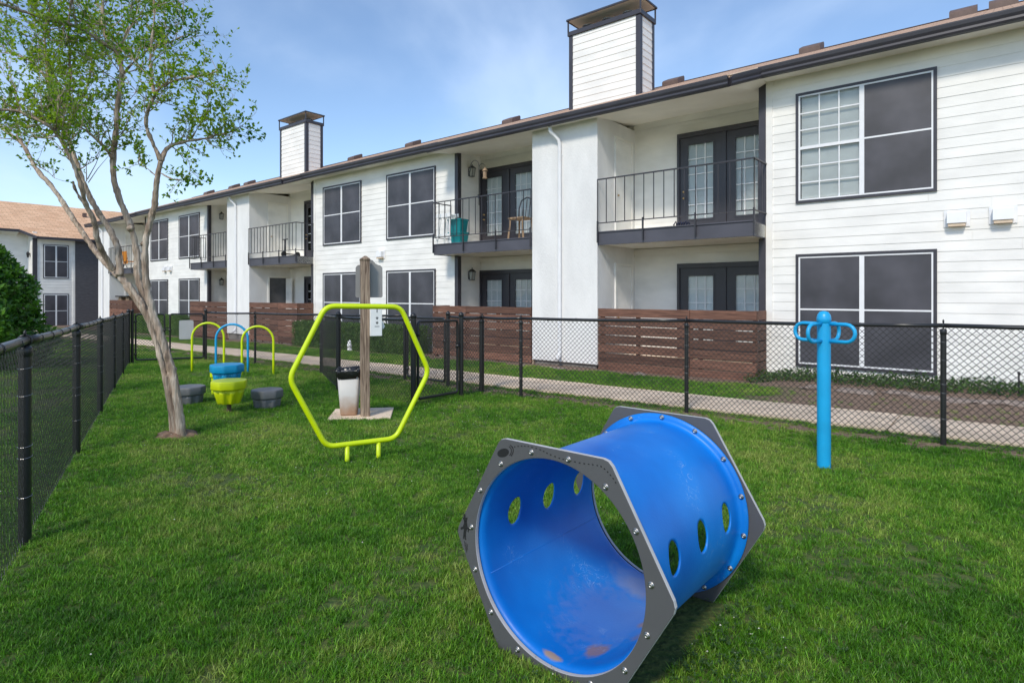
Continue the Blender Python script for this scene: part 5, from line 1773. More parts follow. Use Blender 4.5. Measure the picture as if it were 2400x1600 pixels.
STEMS = [
    # left group
    ([(411, 1032), (405, 955), (390, 875), (369, 800), (346, 738), (312, 690), (281, 645)], 0.056, 0.040, 0.03, 0.05),
    ([(281, 648), (262, 632), (230, 596), (198, 552), (166, 504), (127, 444), (83, 393), (52, 337), (21, 313), (-10, 285), (-60, 230)], 0.036, 0.018, 0.05, 0.9),
    ([(268, 634), (246, 600), (230, 567), (220, 517), (200, 475), (193, 444), (169, 379), (138, 320), (110, 293), (45, 262), (-10, 256), (-70, 235)], 0.034, 0.014, 0.05, -0.9),
    ([(281, 648), (277, 590), (261, 545), (236, 507), (217, 475), (200, 437), (172, 362), (155, 310), (134, 272), (117, 234), (112, 170), (105, 90), (118, 10), (110, -70)], 0.040, 0.012, 0.02, 0.5),
    ([(212, 500), (198, 480), (184, 458), (174, 438), (171, 424)], 0.020, 0.013, 0.0, -0.1),
    # second stem of the left fork
    ([(414, 1034), (404, 960), (388, 885), (371, 820), (353, 760), (338, 720), (318, 690), (300, 662)], 0.038, 0.024, 0.0, -0.05),
    # middle
    ([(419, 1034), (412, 950), (397, 872), (376, 800), (351, 735), (334, 685), (322, 640), (322, 606), (308, 536), (289, 489), (269, 430), (265, 372), (272, 310), (277, 241), (286, 172), (275, 120)], 0.054, 0.024, 0.0, 0.2),
    ([(275, 122), (248, 86), (241, 52), (241, 0), (250, -70)], 0.028, 0.012, 0.2, 0.5),
    ([(277, 125), (240, 100), (193, 69), (155, 55), (117, 48), (45, 24), (0, 8), (-60, -10)], 0.026, 0.012, 0.2, -0.7),
    # right
    ([(427, 1032), (418, 950), (404, 872), (384, 808), (364, 752), (350, 700), (341, 640), (341, 568), (354, 513), (362, 482), (368, 420), (377, 377)], 0.050, 0.027, -0.06, -0.2),
    ([(377, 379), (389, 351), (413, 337), (465, 327), (499, 320), (545, 308), (568, 296)], 0.026, 0.007, -0.2, 0.1),
    ([(377, 379), (358, 334), (344, 300), (344, 269), (358, 234), (375, 207), (413, 189), (465, 179), (510, 168)], 0.026, 0.007, -0.2, -0.7),
    ([(362, 225), (352, 160), (356, 90), (362, 20), (350, -60)], 0.016, 0.008, -0.5, -0.3),
    ([(375, 405), (405, 420), (432, 418), (455, 400)], 0.009, 0.004, -0.2, -0.4),
    ([(265, 372), (240, 340), (200, 305), (160, 290), (118, 288), (60, 300)], 0.018, 0.008, 0.1, -0.4),
    ([(275, 120), (296, 80), (318, 50), (350, 30), (385, 10)], 0.016, 0.006, 0.1, 0.6),
    ([(284, 180), (310, 150), (350, 115), (395, 100), (430, 85)], 0.015, 0.006, 0.15, -0.3),
    ([(155, 310), (175, 260), (205, 200), (215, 130), (205, 50)], 0.018, 0.008, 0.3, 0.9),
    ([(112, 190), (80, 150), (40, 130), (-20, 120)], 0.014, 0.007, 0.4, 0.9),
    ([(134, 272), (160, 225), (165, 150), (160, 60), (175, -40)], 0.015, 0.007, 0.3, -0.3),
    ([(368, 415), (345, 395), (325, 385), (330, 365)], 0.008, 0.004, -0.2, -0.3),
    ([(445, 330), (470, 290), (490, 250), (475, 215)], 0.009, 0.004, 0.0, -0.2),
]
tw_ = MB(); tw_.smooth = True
allst = []
for pts, r0, r1, d0, d1 in STEMS:
    w, rs = stem(pts, r0, r1, d0, d1)
    tw_.tube(w, rs, 12)
    allst.append((w, rs))
# root flare, knobs and pruning scars
for px, py, r_, dy in ((418, 1030, 0.112, 0.0), (408, 866, 0.036, -0.03), (306, 536, 0.045, -0.02), (338, 572, 0.04, -0.02), (431, 1020, 0.05, -0.04), (404, 1024, 0.05, -0.03)):
    c = at(px, py, TY + dy)
    pr_ = []
    for q in range(7):
        a = -math.pi / 2 + math.pi * q / 6
        pr_.append((max(0.004, r_ * math.cos(a) * (1 + 0.1 * math.sin(q * 3 + px))), r_ * 0.9 * math.sin(a)))
    tw_.lathe(pr_, 12, c)
trunk = tw_.build('trunk', M_BARK, tree, origin=torg, loc=(0, 0, 0), fix=False)
trunk.modifiers.new('smooth', 'SUBSURF').levels = 1
trunk.modifiers['smooth'].render_levels = 1
dm = trunk.modifiers.new('rough', 'DISPLACE')
tex = bpy.data.textures.new('bark lumps', 'CLOUDS'); tex.noise_scale = 0.07
dm.texture = tex; dm.strength = 0.028; dm.mid_level = 0.5; dm.texture_coords = 'LOCAL'

twg = MB()
LV = []; LFc = []


def leaf(p, d, up, ln):
    sd = d.cross(up)
    if sd.length < 1e-3:
        sd = Vector((1, 0, 0))
    sd.normalize(); nn = sd.cross(d)
    o = len(LV)
    w = ln * random.uniform(0.24, 0.32)
    LV.extend([p, p + d * ln * 0.45 + sd * w + nn * ln * 0.10, p + d * ln + nn * -0.04 * ln, p + d * ln * 0.45 - sd * w + nn * ln * 0.10])
    LFc.append((o, o + 1, o + 2)); LFc.append((o, o + 2, o + 3))


def rvec():
    while True:
        v = Vector((random.uniform(-1, 1), random.uniform(-1, 1), random.uniform(-1, 1)))
        if 0.1 < v.length < 1:
            return v.normalized()


def grow(p, d, L, r, level):
    k = 5
    pts = [p.copy()]
    dd = d.copy()
    for i in range(k):
        dd = (dd + rvec() * 0.33 + Vector((0, 0, 0.07))).normalized()
        pts.append(pts[-1] + dd * (L / k))
    twg.tube(pts, [r * (1 - 0.75 * i / k) for i in range(k + 1)], 4 if level == 0 else 3, cap=False)
    if level == 0:
        for i in range(1, k + 1):
            for _ in range(2):
                q = pts[i - 1].lerp(pts[i], random.random())
                nd = (rvec() * 0.9 + (pts[i] - pts[i - 1]).normalized() * 0.7 + Vector((0, 0, 0.25))).normalized()
                grow(q, nd, L * random.uniform(0.28, 0.5), r * 0.45, 1)
    else:
        n = int(3 + L * 18)
        for i in range(n):
            f = 0.25 + 0.75 * random.random()
            j = min(int(f * k), k - 1)
            q = pts[j].lerp(pts[j + 1], f * k - j)
            leaf(q + rvec() * 0.006, (rvec() + (pts[j + 1] - pts[j]).normalized() * 0.8).normalized(), rvec(), random.uniform(0.028, 0.058))


random.seed(21)
# which stems carry twigs, from which fraction on, and how many
CARRY = {1: (0.62, 12), 2: (0.50, 26), 3: (0.52, 40), 6: (0.74, 16), 7: (0.05, 20), 8: (0.12, 26), 10: (0.25, 20), 11: (0.35, 21), 12: (0.1, 12), 13: (0.35, 6), 14: (0.1, 22), 15: (0.15, 18), 16: (0.2, 17), 17: (0.1, 28), 18: (0.1, 18), 19: (0.1, 28), 20: (0.4, 5), 21: (0.2, 12)}
for idx, (f0, cnt) in CARRY.items():
    w, rs = allst[idx]
    small = idx in (13, 20)
    for i in range(cnt):
        f = f0 + (1 - f0) * (i + random.random()) / cnt
        j = min(int(f * (len(w) - 1)), len(w) - 2)
        p = w[j].lerp(w[j + 1], random.random())
        tg = (w[j + 1] - w[j]).normalized()
        d = (rvec() + tg * 0.5 + Vector((0, 0, 0.25))).normalized()
        L = random.uniform(0.13, 0.24) if small else random.uniform(0.25, 0.62)
        if idx in (10, 21):
            L *= 0.66
        grow(p, d, L, max(0.003, min(rs[j] * 0.4, 0.007)), 0)
# long thin water shoots
for px, py, tx_, ty_ in ((205, 420, 238, 350), (203, 425, 212, 350), (207, 428, 255, 365), (100, 290, 88, 40), (385, 200, 388, -20), (430, 60, 427, -30), (290, 100, 330, 0)):
    a = at(px, py, TY + random.uniform(-0.3, 0.3)); b = at(tx_, ty_, TY + random.uniform(-0.3, 0.3))
    twg.tube([a, a.lerp(b, 0.5) + rvec() * 0.02, b], [0.006, 0.004, 0.002], 4)
twg.build('twigs', M_BARK, tree, origin=torg, loc=(0, 0, 0), fix=False)
me = bpy.data.meshes.new('crown')
me.from_pydata([tuple(Vector(v) - Vector(torg)) for v in LV], [], LFc)
me.materials.append(M_LEAF)
crown = link('crown', me, tree)
print('tree leaves', len(LFc) // 2)
# soil mound at the trunk
m = MB(); m.smooth = True
mv = [(0, 0, 0.03)]; mf = []
for rI, rad in enumerate((0.10, 0.16, 0.21)):
    for j in range(18):
        a = 2 * math.pi * j / 18; q = rad * (1 + 0.16 * math.sin(j * 2.2 + rI))
        mv.append((q * math.cos(a) * 1.2, q * math.sin(a), (0.05, 0.02, -0.03)[rI] + 0.012 * math.sin(j * 3.1)))
for j in range(18):
    mf.append((0, 1 + j, 1 + (j + 1) % 18))
    for rI in range(2):
        mf.append((1 + rI * 18 + j, 1 + (rI + 1) * 18 + j, 1 + (rI + 1) * 18 + (j + 1) % 18, 1 + rI * 18 + (j + 1) % 18))
m.add(mv, mf)
o = m.build('soil_mound', pm('dry soil', (0.20, 0.125, 0.08), 0.95, 0.4, 14.0, 0.9, 40), loc=(tb.x - 0.01, tb.y, gz0(tb.x, tb.y)))
tag(o, 'bare brown soil around the foot of the tree', None, kind='structure')


# ================================================================== bushes and hedges
def leaf_cloud(name, mat, pts, nrm, size, parent, org, jitter=0.7):
    V = []; F = []
    for p, n in zip(pts, nrm):
        n = Vector(n); p = Vector(p)
        d = (rvec() * jitter + n * 0.35).normalized()
        up = (n + rvec() * jitter).normalized()
        sd = d.cross(up)
        if sd.length < 1e-3:
            continue
        sd.normalize(); nn = sd.cross(d)
        ln = size * random.uniform(0.55, 1.45); w = ln * 0.27
        o = len(V)
        V.extend([p, p + d * ln * 0.5 + sd * w + nn * ln * 0.06, p + d * ln, p + d * ln * 0.5 - sd * w + nn * ln * 0.06])
        F.append((o, o + 1, o + 2, o + 3))
    me = bpy.data.meshes.new(name)
    me.from_pydata([tuple(v - Vector(org)) for v in V], [], F)
    me.materials.append(mat)
    return link(name, me, parent)


random.seed(5)
bc = Vector((-12.15, 13.3, 0)); bz = gz0(bc.x, bc.y)
t = thing('evergreen_bush', 'big rounded glossy evergreen bush behind the left fence', 'bush', (bc.x, bc.y, bz))
RX, RZb = 1.50, 3.02
def bush_r(f):          # radius against height fraction
    return RX * max(0.0, (1 - f ** 1.9)) ** 0.62 * (0.86 + 0.14 * min(f * 5, 1))
pts = []; nr = []
for i in range(15000):
    f = random.random() ** 0.85
    a = random.uniform(0, 2 * math.pi)
    r = bush_r(f)
    lump = 1 + 0.17 * mnoise.noise(Vector((math.cos(a) * 2.2, math.sin(a) * 2.2, f * 4))) + 0.10 * mnoise.noise(Vector((math.cos(a) * 6, math.sin(a) * 6, f * 11)))
    r2 = r * lump * random.uniform(0.84, 1.0)
    pts.append((bc.x + r2 * math.cos(a), bc.y + r2 * math.sin(a), bz + 0.05 + f * RZb * (0.97 + 0.03 * lump)))
    nr.append(Vector((math.cos(a), math.sin(a), 0.25 + 0.9 * f)).normalized())
leaf_cloud('crown', M_LAUREL, pts, nr, 0.115, t, (bc.x, bc.y, bz))
m = MB(); m.smooth = True
m.lathe([(max(0.02, bush_r(f) * 0.84), 0.02 + f * RZb * 0.93) for f in (0, 0.1, 0.2, 0.35, 0.5, 0.65, 0.78, 0.88, 0.95, 0.99)], 24); m.build('inner_foliage', M_LAUREL, t)
m = MB(); m.lathe([(0.09, -0.1), (0.06, 0.5)], 8); m.build('trunk', M_BARK, t)


def hedge(label, u0, u1, v0, v1, ztop, n):
    c = bw((u0 + u1) / 2, (v0 + v1) / 2)
    zb_ = gz(c.x, c.y) - 0.15
    t = thing('hedge', label, 'hedge', (c.x, c.y, zb_), 0, 'clipped hedges under the windows')
    pts = []; nr = []
    H = ztop - zb_
    aF, aT, aE = (u1 - u0) * H, (u1 - u0) * (v1 - v0), (v1 - v0) * H
    for i in range(n):
        s = random.random() * (aF + aT + 2 * aE)
        a, b = random.random(), random.random()
        dpt = random.uniform(-0.06, 0.025)
        if s < aF:
            u, v, z, nn = u0 + (u1 - u0) * a, v1 + dpt, zb_ + H * b, NB.copy()
        elif s < aF + aT:
            u, v, z, nn = u0 + (u1 - u0) * a, v0 + (v1 - v0) * b, ztop + dpt, Vector((0, 0, 1))
        else:
            e = u0 if random.random() < 0.5 else u1
            u, v, z, nn = e + dpt, v0 + (v1 - v0) * a, zb_ + H * b, D1 * (1 if e == u1 else -1)
        wob = 0.05 * mnoise.noise(Vector((u * 2, v * 2, z * 2)))
        p = bw(u, v, z) + nn * wob
        pts.append(p); nr.append(nn)
    leaf_cloud('foliage', M_HEDGE, pts, nr, 0.055, t, tuple(t.location))
    m = MB(); q = 0.07
    m.hexa([bw(u0 + q, v0 + q, zb_), bw(u1 - q, v0 + q, zb_), bw(u1 - q, v1 - q, zb_), bw(u0 + q, v1 - q, zb_), bw(u0 + q, v0 + q, ztop - q), bw(u1 - q, v0 + q, ztop - q), bw(u1 - q, v1 - q, ztop - q), bw(u0 + q, v1 - q, ztop - q)])
    m.build('inner_foliage', M_HEDGE, t, origin=tuple(t.location), loc=(0, 0, 0))


hedge('long clipped hedge under the windows behind the gated pen', 10.2, 17.0, 0.25, 1.05, 0.42, 15000)
hedge('clipped hedge under the far windows behind the tree trunk', 27.2, 34.0, 0.25, 1.05, 0.36, 9000)

# ground cover under the right-hand windows
random.seed(9)
pts = []; nr = []
for i in range(15000):
    u = random.uniform(-9.5, 0.15); v = random.uniform(0.03, 2.0)
    lim = 1.3 + 0.4 * mnoise.noise(Vector((u * 0.9, 0.0, 1.0))) + 0.2 * mnoise.noise(Vector((u * 3.0, 0, 2.0)))
    if u > -0.6:
        lim *= 0.9
    if v > lim:
        continue
    p = bw(u, v)
    h = 0.15 * (0.35 + max(0, 0.6 + mnoise.noise(Vector((u * 2.3, v * 2.3, 0))))) * (1 - (v / 2.0) ** 2 * 0.7)
    pts.append((p.x, p.y, gz(p.x, p.y) + random.random() * h)); nr.append((NB * 0.4 + Vector((0, 0, 1))).normalized())
gc = leaf_cloud('ground_cover', M_IVY, pts, nr, 0.06, None, (0, 0, 0), 1.0)
tag(gc, 'low leafy ground cover under the right-hand windows', 'plants', kind='stuff')

# flat weathered stones in the bare bed
random.seed(31)
stones = [(-2.0, 2.15, 0.34), (-2.7, 2.0, 0.30), (-3.3, 2.2, 0.42), (-4.0, 2.05, 0.35), (-1.4, 2.2, 0.22), (-4.7, 2.3, 0.4), (4.4, 1.5, 0.26), (4.9, 1.35, 0.22), (5.4, 1.6, 0.2), (1.9, 2.1, 0.13)]
LBL = ['flat weathered stone behind the blue post, second from the left in the bare bed', 'flat weathered stone left of the black fence post in the bare bed', 'broad flat weathered stone directly behind the right fence post', 'flat weathered stone just right of the right fence post', 'smallest flat stone at the left end of the right-hand bed', 'flat weathered stone nearest the right edge of the picture', 'largest flat stone by the foot of the near pier', 'middle flat stone by the foot of the near pier', 'leftmost flat stone by the foot of the near pier', 'small grey stone in the grass before the near wooden screen']
for i, (u, v, s) in enumerate(stones):
    p = bw(u, v)
    me_ = bmesh.new(); bmesh.ops.create_icosphere(me_, subdivisions=2, radius=1.0)
    for vv in me_.verts:
        n_ = mnoise.noise(vv.co * 1.3 + Vector((i * 5.1, 0, 0)))
        vv.co = Vector((vv.co.x * s * (1 + 0.45 * n_), vv.co.y * s * 0.55 * (1 + 0.45 * n_), vv.co.z * 0.055 * (1 + 0.8 * n_)))
    md = bpy.data.meshes.new('stone'); me_.to_mesh(md); me_.free(); md.materials.append(M_ROCK)
    o = link('stone', md); o.location = (p.x, p.y, gz(p.x, p.y) + 0.01); o.rotation_euler = (0, 0, BROT + random.uniform(-0.4, 0.4))
    tag(o, LBL[i], 'stone', 'flat stones by the building')
p = bw(u_at(2388, 0.9), 0.9)
t = thing('irrigation_stake', 'thin black stake in the ground cover by the right edge', 'stake', (p.x, p.y, gz(p.x, p.y)))
m = MB(); m.lathe([(0.012, -0.05), (0.012, 0.33), (0.02, 0.335), (0.02, 0.37), (0.008, 0.38)], 8); m.build('shaft', M_BLACK, t)
p = bw(u_at(819, 1.9), 1.9)
t = thing('garden_ornament', 'small white ornament on the grass before the long hedge', 'ornament', (p.x, p.y, gz(p.x, p.y)))
m = MB(); m.lathe([(0.09, 0), (0.10, 0.05), (0.06, 0.12), (0.085, 0.2), (0.05, 0.28), (0.055, 0.33), (0.01, 0.38)], 10); m.build('figure', M_WPLAS, t)

# ================================================================== grass
def grass_mat():
    m = bpy.data.materials.new('lawn grass blade'); m.use_nodes = True
    N = m.node_tree.nodes; L = m.node_tree.links
    b = N['Principled BSDF']
    g = N.new('ShaderNodeNewGeometry'); oi = N.new('ShaderNodeObjectInfo')
    n1 = N.new('ShaderNodeTexNoise'); n1.inputs['Scale'].default_value = 0.55; n1.inputs['Detail'].default_value = 5
    n2 = N.new('ShaderNodeTexNoise'); n2.inputs['Scale'].default_value = 4.5; n2.inputs['Detail'].default_value = 3
    L.new(g.outputs['Position'], n1.inputs[0]); L.new(g.outputs['Position'], n2.inputs[0])
    a = N.new('ShaderNodeMath'); a.operation = 'MULTIPLY_ADD'; a.inputs[1].default_value = 1.25; L.new(n1.outputs['Fac'], a.inputs[0])
    a2 = N.new('ShaderNodeMath'); a2.operation = 'MULTIPLY_ADD'; a2.inputs[1].default_value = 0.6; a2.inputs[2].default_value = -0.31; L.new(n2.outputs['Fac'], a2.inputs[0])
    L.new(a2.outputs[0], a.inputs[2])
    a3 = N.new('ShaderNodeMath'); a3.operation = 'MULTIPLY_ADD'; a3.inputs[1].default_value = 0.30; L.new(oi.outputs['Random'], a3.inputs[0]); L.new(a.outputs[0], a3.inputs[2])
    rp = N.new('ShaderNodeValToRGB')
    e = rp.color_ramp.elements
    e[0].position = 0.42; e[0].color = (0.036, 0.125, 0.006, 1)
    e[1].position = 1.0; e[1].color = (0.30, 0.37, 0.08, 1)
    k = e.new(0.68); k.color = (0.092, 0.25, 0.013, 1)
    k = e.new(0.85); k.color = (0.178, 0.325, 0.03, 1)
    L.new(a3.outputs[0], rp.inputs[0])
    hv_ = N.new('ShaderNodeHueSaturation')                      # each blade its own tone
    mrb = N.new('ShaderNodeMapRange'); mrb.inputs['To Min'].default_value = 0.72; mrb.inputs['To Max'].default_value = 1.95
    pw = N.new('ShaderNodeMath'); pw.operation = 'POWER'; pw.inputs[1].default_value = 1.5; L.new(g.outputs['Random Per Island'], pw.inputs[0])
    L.new(pw.outputs[0], mrb.inputs['Value']); L.new(mrb.outputs[0], hv_.inputs['Value'])
    L.new(rp.outputs[0], hv_.inputs['Color']); L.new(hv_.outputs[0], b.inputs['Base Color'])
    b.inputs['Roughness'].default_value = 0.42
    b.inputs['Specular IOR Level'].default_value = 0.4
    tl = N.new('ShaderNodeBsdfTranslucent'); L.new(hv_.outputs[0], tl.inputs['Color'])
    mx = N.new('ShaderNodeMixShader'); mx.inputs[0].default_value = 0.4
    L.new(b.outputs[0], mx.inputs[1]); L.new(tl.outputs[0], mx.inputs[2])
    L.new(mx.outputs[0], N['Material Output'].inputs['Surface'])
    return m


M_GRASS = grass_mat()


def grass_nodes():
    ng = bpy.data.node_groups.new('grass_scatter', 'GeometryNodeTree')
    ng.interface.new_socket('Geometry', in_out='INPUT', socket_type='NodeSocketGeometry')
    ng.interface.new_socket('Geometry', in_out='OUTPUT', socket_type='NodeSocketGeometry')
    N = ng.nodes; L = ng.links
    gi = N.new('NodeGroupInput'); go = N.new('NodeGroupOutput')

    def math_(op, a, b=None, c=None):
        n = N.new('ShaderNodeMath'); n.operation = op
        for i, x in enumerate((a, b, c)):
            if x is None:
                continue
            if isinstance(x, (int, float)):
                n.inputs[i].default_value = x
            else:
                L.new(x, n.inputs[i])
        return n.outputs[0]

    join = N.new('GeometryNodeJoinGeometry')
    NV = 6
    for k in range(NV):
        grid = N.new('GeometryNodeMeshGrid')
        grid.inputs['Size X'].default_value = 0.0036; grid.inputs['Size Y'].default_value = 1.0
        grid.inputs['Vertices X'].default_value = 2; grid.inputs['Vertices Y'].default_value = 4
        pos = N.new('GeometryNodeInputPosition'); sp = N.new('ShaderNodeSeparateXYZ'); L.new(pos.outputs[0], sp.inputs[0])
        t = math_('ADD', sp.outputs['Y'], 0.5)
        tp = math_('SUBTRACT', 1.0, math_('MULTIPLY', t, math_('MULTIPLY', t, 0.9)))
        x = math_('MULTIPLY', sp.outputs['X'], tp)
        y = math_('MULTIPLY', math_('MULTIPLY', t, t), 0.45 + 0.12 * (k % 3))
        z = math_('MULTIPLY', t, 0.9)
        cb = N.new('ShaderNodeCombineXYZ'); L.new(x, cb.inputs[0]); L.new(y, cb.inputs[1]); L.new(z, cb.inputs[2])
        st = N.new('GeometryNodeSetPosition'); L.new(grid.outputs['Mesh'], st.inputs['Geometry']); L.new(cb.outputs[0], st.inputs['Position'])
        sm_ = N.new('GeometryNodeSetMaterial'); sm_.inputs['Material'].default_value = M_GRASS; L.new(st.outputs[0], sm_.inputs['Geometry'])
        pts_ = N.new('GeometryNodePoints'); pts_.inputs['Count'].default_value = 18
        rv = N.new('FunctionNodeRandomValue'); rv.data_type = 'FLOAT_VECTOR'
        rv.inputs[0].default_value = (-0.026, -0.026, -0.004); rv.inputs[1].default_value = (0.026, 0.026, 0.0)
        rv.inputs['Seed'].default_value = k * 11 + 1
        L.new(rv.outputs[0], pts_.inputs['Position'])
        rr = N.new('FunctionNodeRandomValue'); rr.data_type = 'FLOAT_VECTOR'
        rr.inputs[0].default_value = (-0.75, -0.45, 0.0); rr.inputs[1].default_value = (0.55, 0.45, 6.283)
        rr.inputs['Seed'].default_value = k * 13 + 5
        er = N.new('FunctionNodeEulerToRotation'); L.new(rr.outputs[0], er.inputs[0])
        rs_ = N.new('FunctionNodeRandomValue'); rs_.data_type = 'FLOAT'
        rs_.inputs[2].default_value = 0.018; rs_.inputs[3].default_value = 0.039
        rs_.inputs['Seed'].default_value = k * 17 + 9
        cs = N.new('ShaderNodeCombineXYZ'); cs.inputs[0].default_value = 1.0
        L.new(rs_.outputs[1], cs.inputs[1]); L.new(rs_.outputs[1], cs.inputs[2])
        ip = N.new('GeometryNodeInstanceOnPoints')
        L.new(pts_.outputs[0], ip.inputs['Points']); L.new(sm_.outputs[0], ip.inputs['Instance'])
        L.new(er.outputs[0], ip.inputs['Rotation']); L.new(cs.outputs[0], ip.inputs['Scale'])
        rl = N.new('GeometryNodeRealizeInstances'); L.new(ip.outputs[0], rl.inputs[0])
        gti = N.new('GeometryNodeGeometryToInstance'); L.new(rl.outputs[0], gti.inputs[0])
        L.new(gti.outputs[0], join.inputs[0])

    def attr(nm, typ='FLOAT'):
        n = N.new('GeometryNodeInputNamedAttribute'); n.data_type = typ; n.inputs['Name'].default_value = nm
        return n.outputs['Attribute']
    iop = N.new('GeometryNodeInstanceOnPoints')
    L.new(gi.outputs[0], iop.inputs['Points']); L.new(join.outputs[0], iop.inputs['Instance'])
    iop.inputs['Pick Instance'].default_value = True
    L.new(attr('var', 'INT'), iop.inputs['Instance Index'])
    cr_ = N.new('ShaderNodeCombineXYZ'); L.new(attr('rz'), cr_.inputs[2])
    er = N.new('FunctionNodeEulerToRotation'); L.new(cr_.outputs[0], er.inputs[0]); L.new(er.outputs[0], iop.inputs['Rotation'])
    L.new(attr('sc'), iop.inputs['Scale'])
    L.new(iop.outputs[0], go.inputs[0])
    return ng


GN = grass_nodes()


def grass(name, label, P, S):
    me = bpy.data.meshes.new(name)
    me.vertices.add(len(P)); me.vertices.foreach_set('co', np.asarray(P, np.float32).ravel())
    a = me.attributes.new('sc', 'FLOAT', 'POINT'); a.data.foreach_set('value', np.asarray(S, np.float32))
    a = me.attributes.new('rz', 'FLOAT', 'POINT'); a.data.foreach_set('value', rng.uniform(0, 6.283, len(P)).astype(np.float32))
    a = me.attributes.new('var', 'INT', 'POINT'); a.data.foreach_set('value', rng.integers(0, 6, len(P)).astype(np.int32))
    me.update()
    o = link(name, me)
    md = o.modifiers.new('scatter', 'NODES'); md.node_group = GN
    tag(o, label, 'grass', kind='stuff')
    return o


def dens(y):
    return np.interp(y, [1.0, 3.0, 4.5, 6.5, 9.0, 13.0, 18.0, 26.0], [1700, 1600, 1150, 760, 480, 300, 170, 70])


bands = [(1.1, 3.0), (3.0, 4.5), (4.5, 6.5), (6.5, 9.0), (9.0, 13.0), (13.0, 18.0), (18.0, 26.0)]
PY, PS = [], []
b0 = np.array([B0.x, B0.y]); d1 = np.array([D1.x, D1.y]); nbv = np.array([NB.x, NB.y])
fl_a = np.array(left_pts[0]); fl_d = np.array(dl) / np.linalg.norm(dl); fl_n = np.array([-fl_d[1], fl_d[0]])
for y0, y1 in bands:
    dn = float(dens(y0))
    xm = y1 * 0.90 + 1.9
    n = int(dn * (y1 - y0) * 2 * xm)
    X = rng.uniform(-xm, xm, n); Y = rng.uniform(y0, y1, n)
    keep = np.abs(X) < Y * 0.90 + 1.9
    keep &= rng.random(n) < dens(Y) / dn
    X, Y = X[keep], Y[keep]
    rel = np.stack([X, Y], 1) - b0
    u = rel @ d1; v = rel @ nbv
    nz = np.array([mnoise.noise(Vector((x * 1.1, y * 1.1, 4.0))) for x, y in zip(X, Y)])
    fn = np.array([mnoise.noise(Vector((x * 4.0, y * 4.0, 7.0))) for x, y in zip(X, Y)])
    ok = ~((v > 4.19) & (v < 5.39))
    ok &= v > 2.25 + 0.5 * nz + np.where(u < -0.5, 0.35, 0.0)
    ok &= ~((u < -0.9 + 0.5 * nz) & (v < 4.2) & (rng.random(len(X)) < 0.97))
    ok &= ~((np.abs(X + 1.97) < 0.34) & (np.abs(Y - 7.85) < 0.28))
    lx = (X - 0.167) * 0.765 - (Y - 2.38) * 0.644; ly = (X - 0.167) * 0.644 + (Y - 2.38) * 0.765
    ok &= ~((np.abs(lx) < 0.36) & (ly > -0.02) & (ly < 0.95))
    ok &= ~((np.hypot((X - tb.x) / 1.2, Y - tb.y) < 0.2))
    # thin, dry strip along the front fence and the left fence
    near_f = np.exp(-((v - 5.78) / 0.27) ** 2) * 1.05
    ldist = np.abs((np.stack([X, Y], 1) - fl_a) @ fl_n)
    outside = ((np.stack([X, Y], 1) - fl_a) @ fl_n) > 0
    near_l = np.exp(-(ldist / 0.14) ** 2) * 0.6
    ok &= rng.random(len(X)) > np.clip(near_f * (0.75 + fn), 0, 0.95)
    ok &= rng.random(len(X)) > np.clip(near_l * (0.7 + fn), 0, 0.95)
    ok &= ~(outside & (ldist > 0.5) & (nz < -0.05) & (rng.random(len(X)) < 0.8))
    X, Y, nz = X[ok], Y[ok], nz[ok]
    Z = np.array([gz(x, y) for x, y in zip(X, Y)])
    wn_ = np.array([mnoise.noise(Vector((x * 0.7, y * 0.7, 11.0))) for x, y in zip(X, Y)])
    kp = ~((wn_ > 0.33) & (rng.random(len(X)) < 0.55 * np.clip((wn_ - 0.33) * 6, 0, 1)))
    X, Y, Z, nz = X[kp], Y[kp], Z[kp], nz[kp]
    S = rng.uniform(0.8, 1.25, len(X)) * (1 + 0.18 * nz) * np.interp(Y, [2, 8, 18], [0.95, 1.15, 1.6])
    PY.append(np.stack([X, Y, Z], 1)); PS.append(S)
PY = np.concatenate(PY); PS = np.concatenate(PS)
print('grass tufts', len(PY))
grass('grass', 'short green mown grass covering the yard', PY, PS)

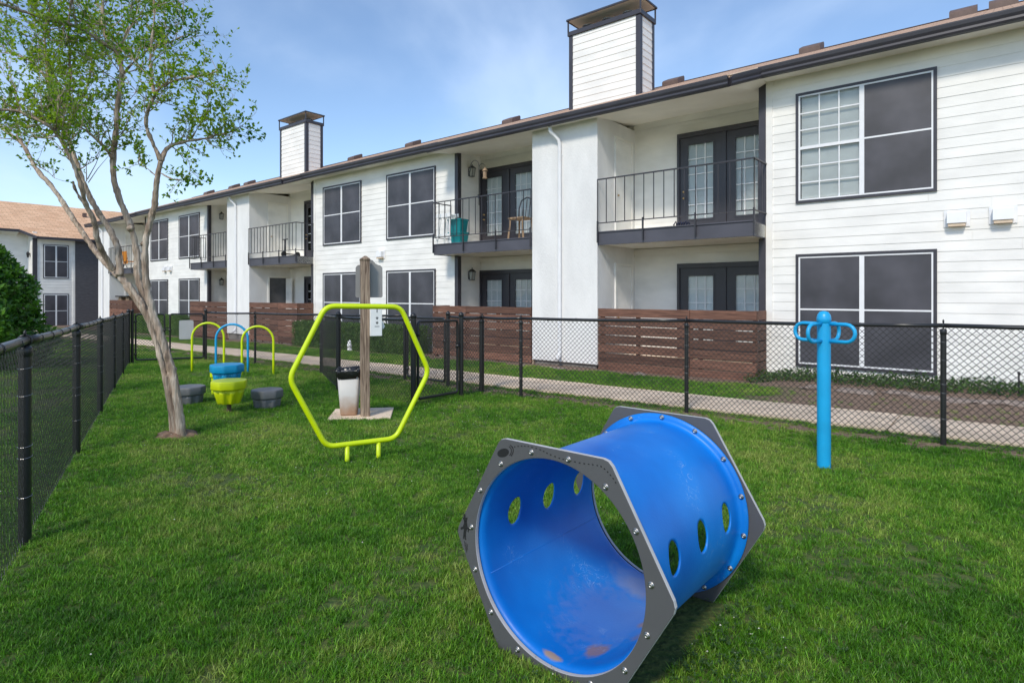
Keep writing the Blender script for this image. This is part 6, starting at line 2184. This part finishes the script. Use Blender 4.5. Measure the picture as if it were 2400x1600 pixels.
# clover flowers and dry flecks
random.seed(77)
m = MB()
spots = [(on_ground(690, 1130), 0.6, 40), (on_ground(1120, 980), 0.7, 40), (on_ground(1600, 1480), 0.25, 30), (on_ground(860, 1010), 0.8, 40), (on_ground(1480, 1240), 0.3, 24), (on_ground(560, 1010), 1.2, 50)]
for c, s, n in spots:
    for i in range(n):
        x, y = random.gauss(c.x, s), random.gauss(c.y, s)
        lx_ = (x - 0.167) * 0.765 - (y - 2.38) * 0.644; ly_ = (x - 0.167) * 0.644 + (y - 2.38) * 0.765
        if abs(lx_) < 0.36 and -0.03 < ly_ < 0.96:
            continue
        z = gz(x, y) + random.uniform(0.03, 0.055); r_ = random.uniform(0.0025, 0.005)
        m.add([(x + r_, y, z), (x, y + r_, z), (x - r_, y, z), (x, y - r_, z), (x, y, z + r_), (x, y, z - r_)], [(0, 1, 4), (1, 2, 4), (2, 3, 4), (3, 0, 4), (1, 0, 5), (2, 1, 5), (3, 2, 5), (0, 3, 5)])
o = m.build('clover_flowers', pm('clover white', (0.6, 0.6, 0.5), 0.8, 0.2, 30.0)); tag(o, 'tiny white clover flowers scattered in the lawn', 'flowers', kind='stuff')

# clover leaves in the longer grass by the tunnel
V = []; F = []
for c, sg, n in ((on_ground(1620, 1500), 0.24, 420), (on_ground(1500, 1590), 0.18, 160), (on_ground(1700, 1400), 0.2, 120), (on_ground(690, 1140), 0.5, 130), (on_ground(1350, 990), 0.5, 120)):
    for i in range(n):
        x, y = random.gauss(c.x, sg), random.gauss(c.y, sg)
        z = gz(x, y) + random.uniform(0.025, 0.055); r_ = random.uniform(0.006, 0.011); a0 = random.uniform(0, 6.28)
        lx_ = (x - 0.167) * 0.765 - (y - 2.38) * 0.644; ly_ = (x - 0.167) * 0.644 + (y - 2.38) * 0.765
        if abs(lx_) < 0.36 and -0.03 < ly_ < 0.96:
            continue
        for q in range(3):
            a = a0 + q * 2.094
            o_ = len(V)
            for rr, da_, dz in ((0.0, 0.0, 0.0), (1.0, -0.6, 0.002), (1.35, -0.25, 0.004), (1.25, 0.0, 0.001), (1.35, 0.25, 0.004), (1.0, 0.6, 0.002)):
                V.append((x + r_ * rr * math.cos(a + da_), y + r_ * rr * math.sin(a + da_), z + dz + random.uniform(-0.002, 0.002)))
            F.append(tuple(range(o_, o_ + 6)))
me = bpy.data.meshes.new('clover_leaves'); me.from_pydata(V, [], F); me.materials.append(M_IVY)
o = link('clover_leaves', me); tag(o, 'patches of small green clover leaves in the lawn', 'plants', kind='stuff')
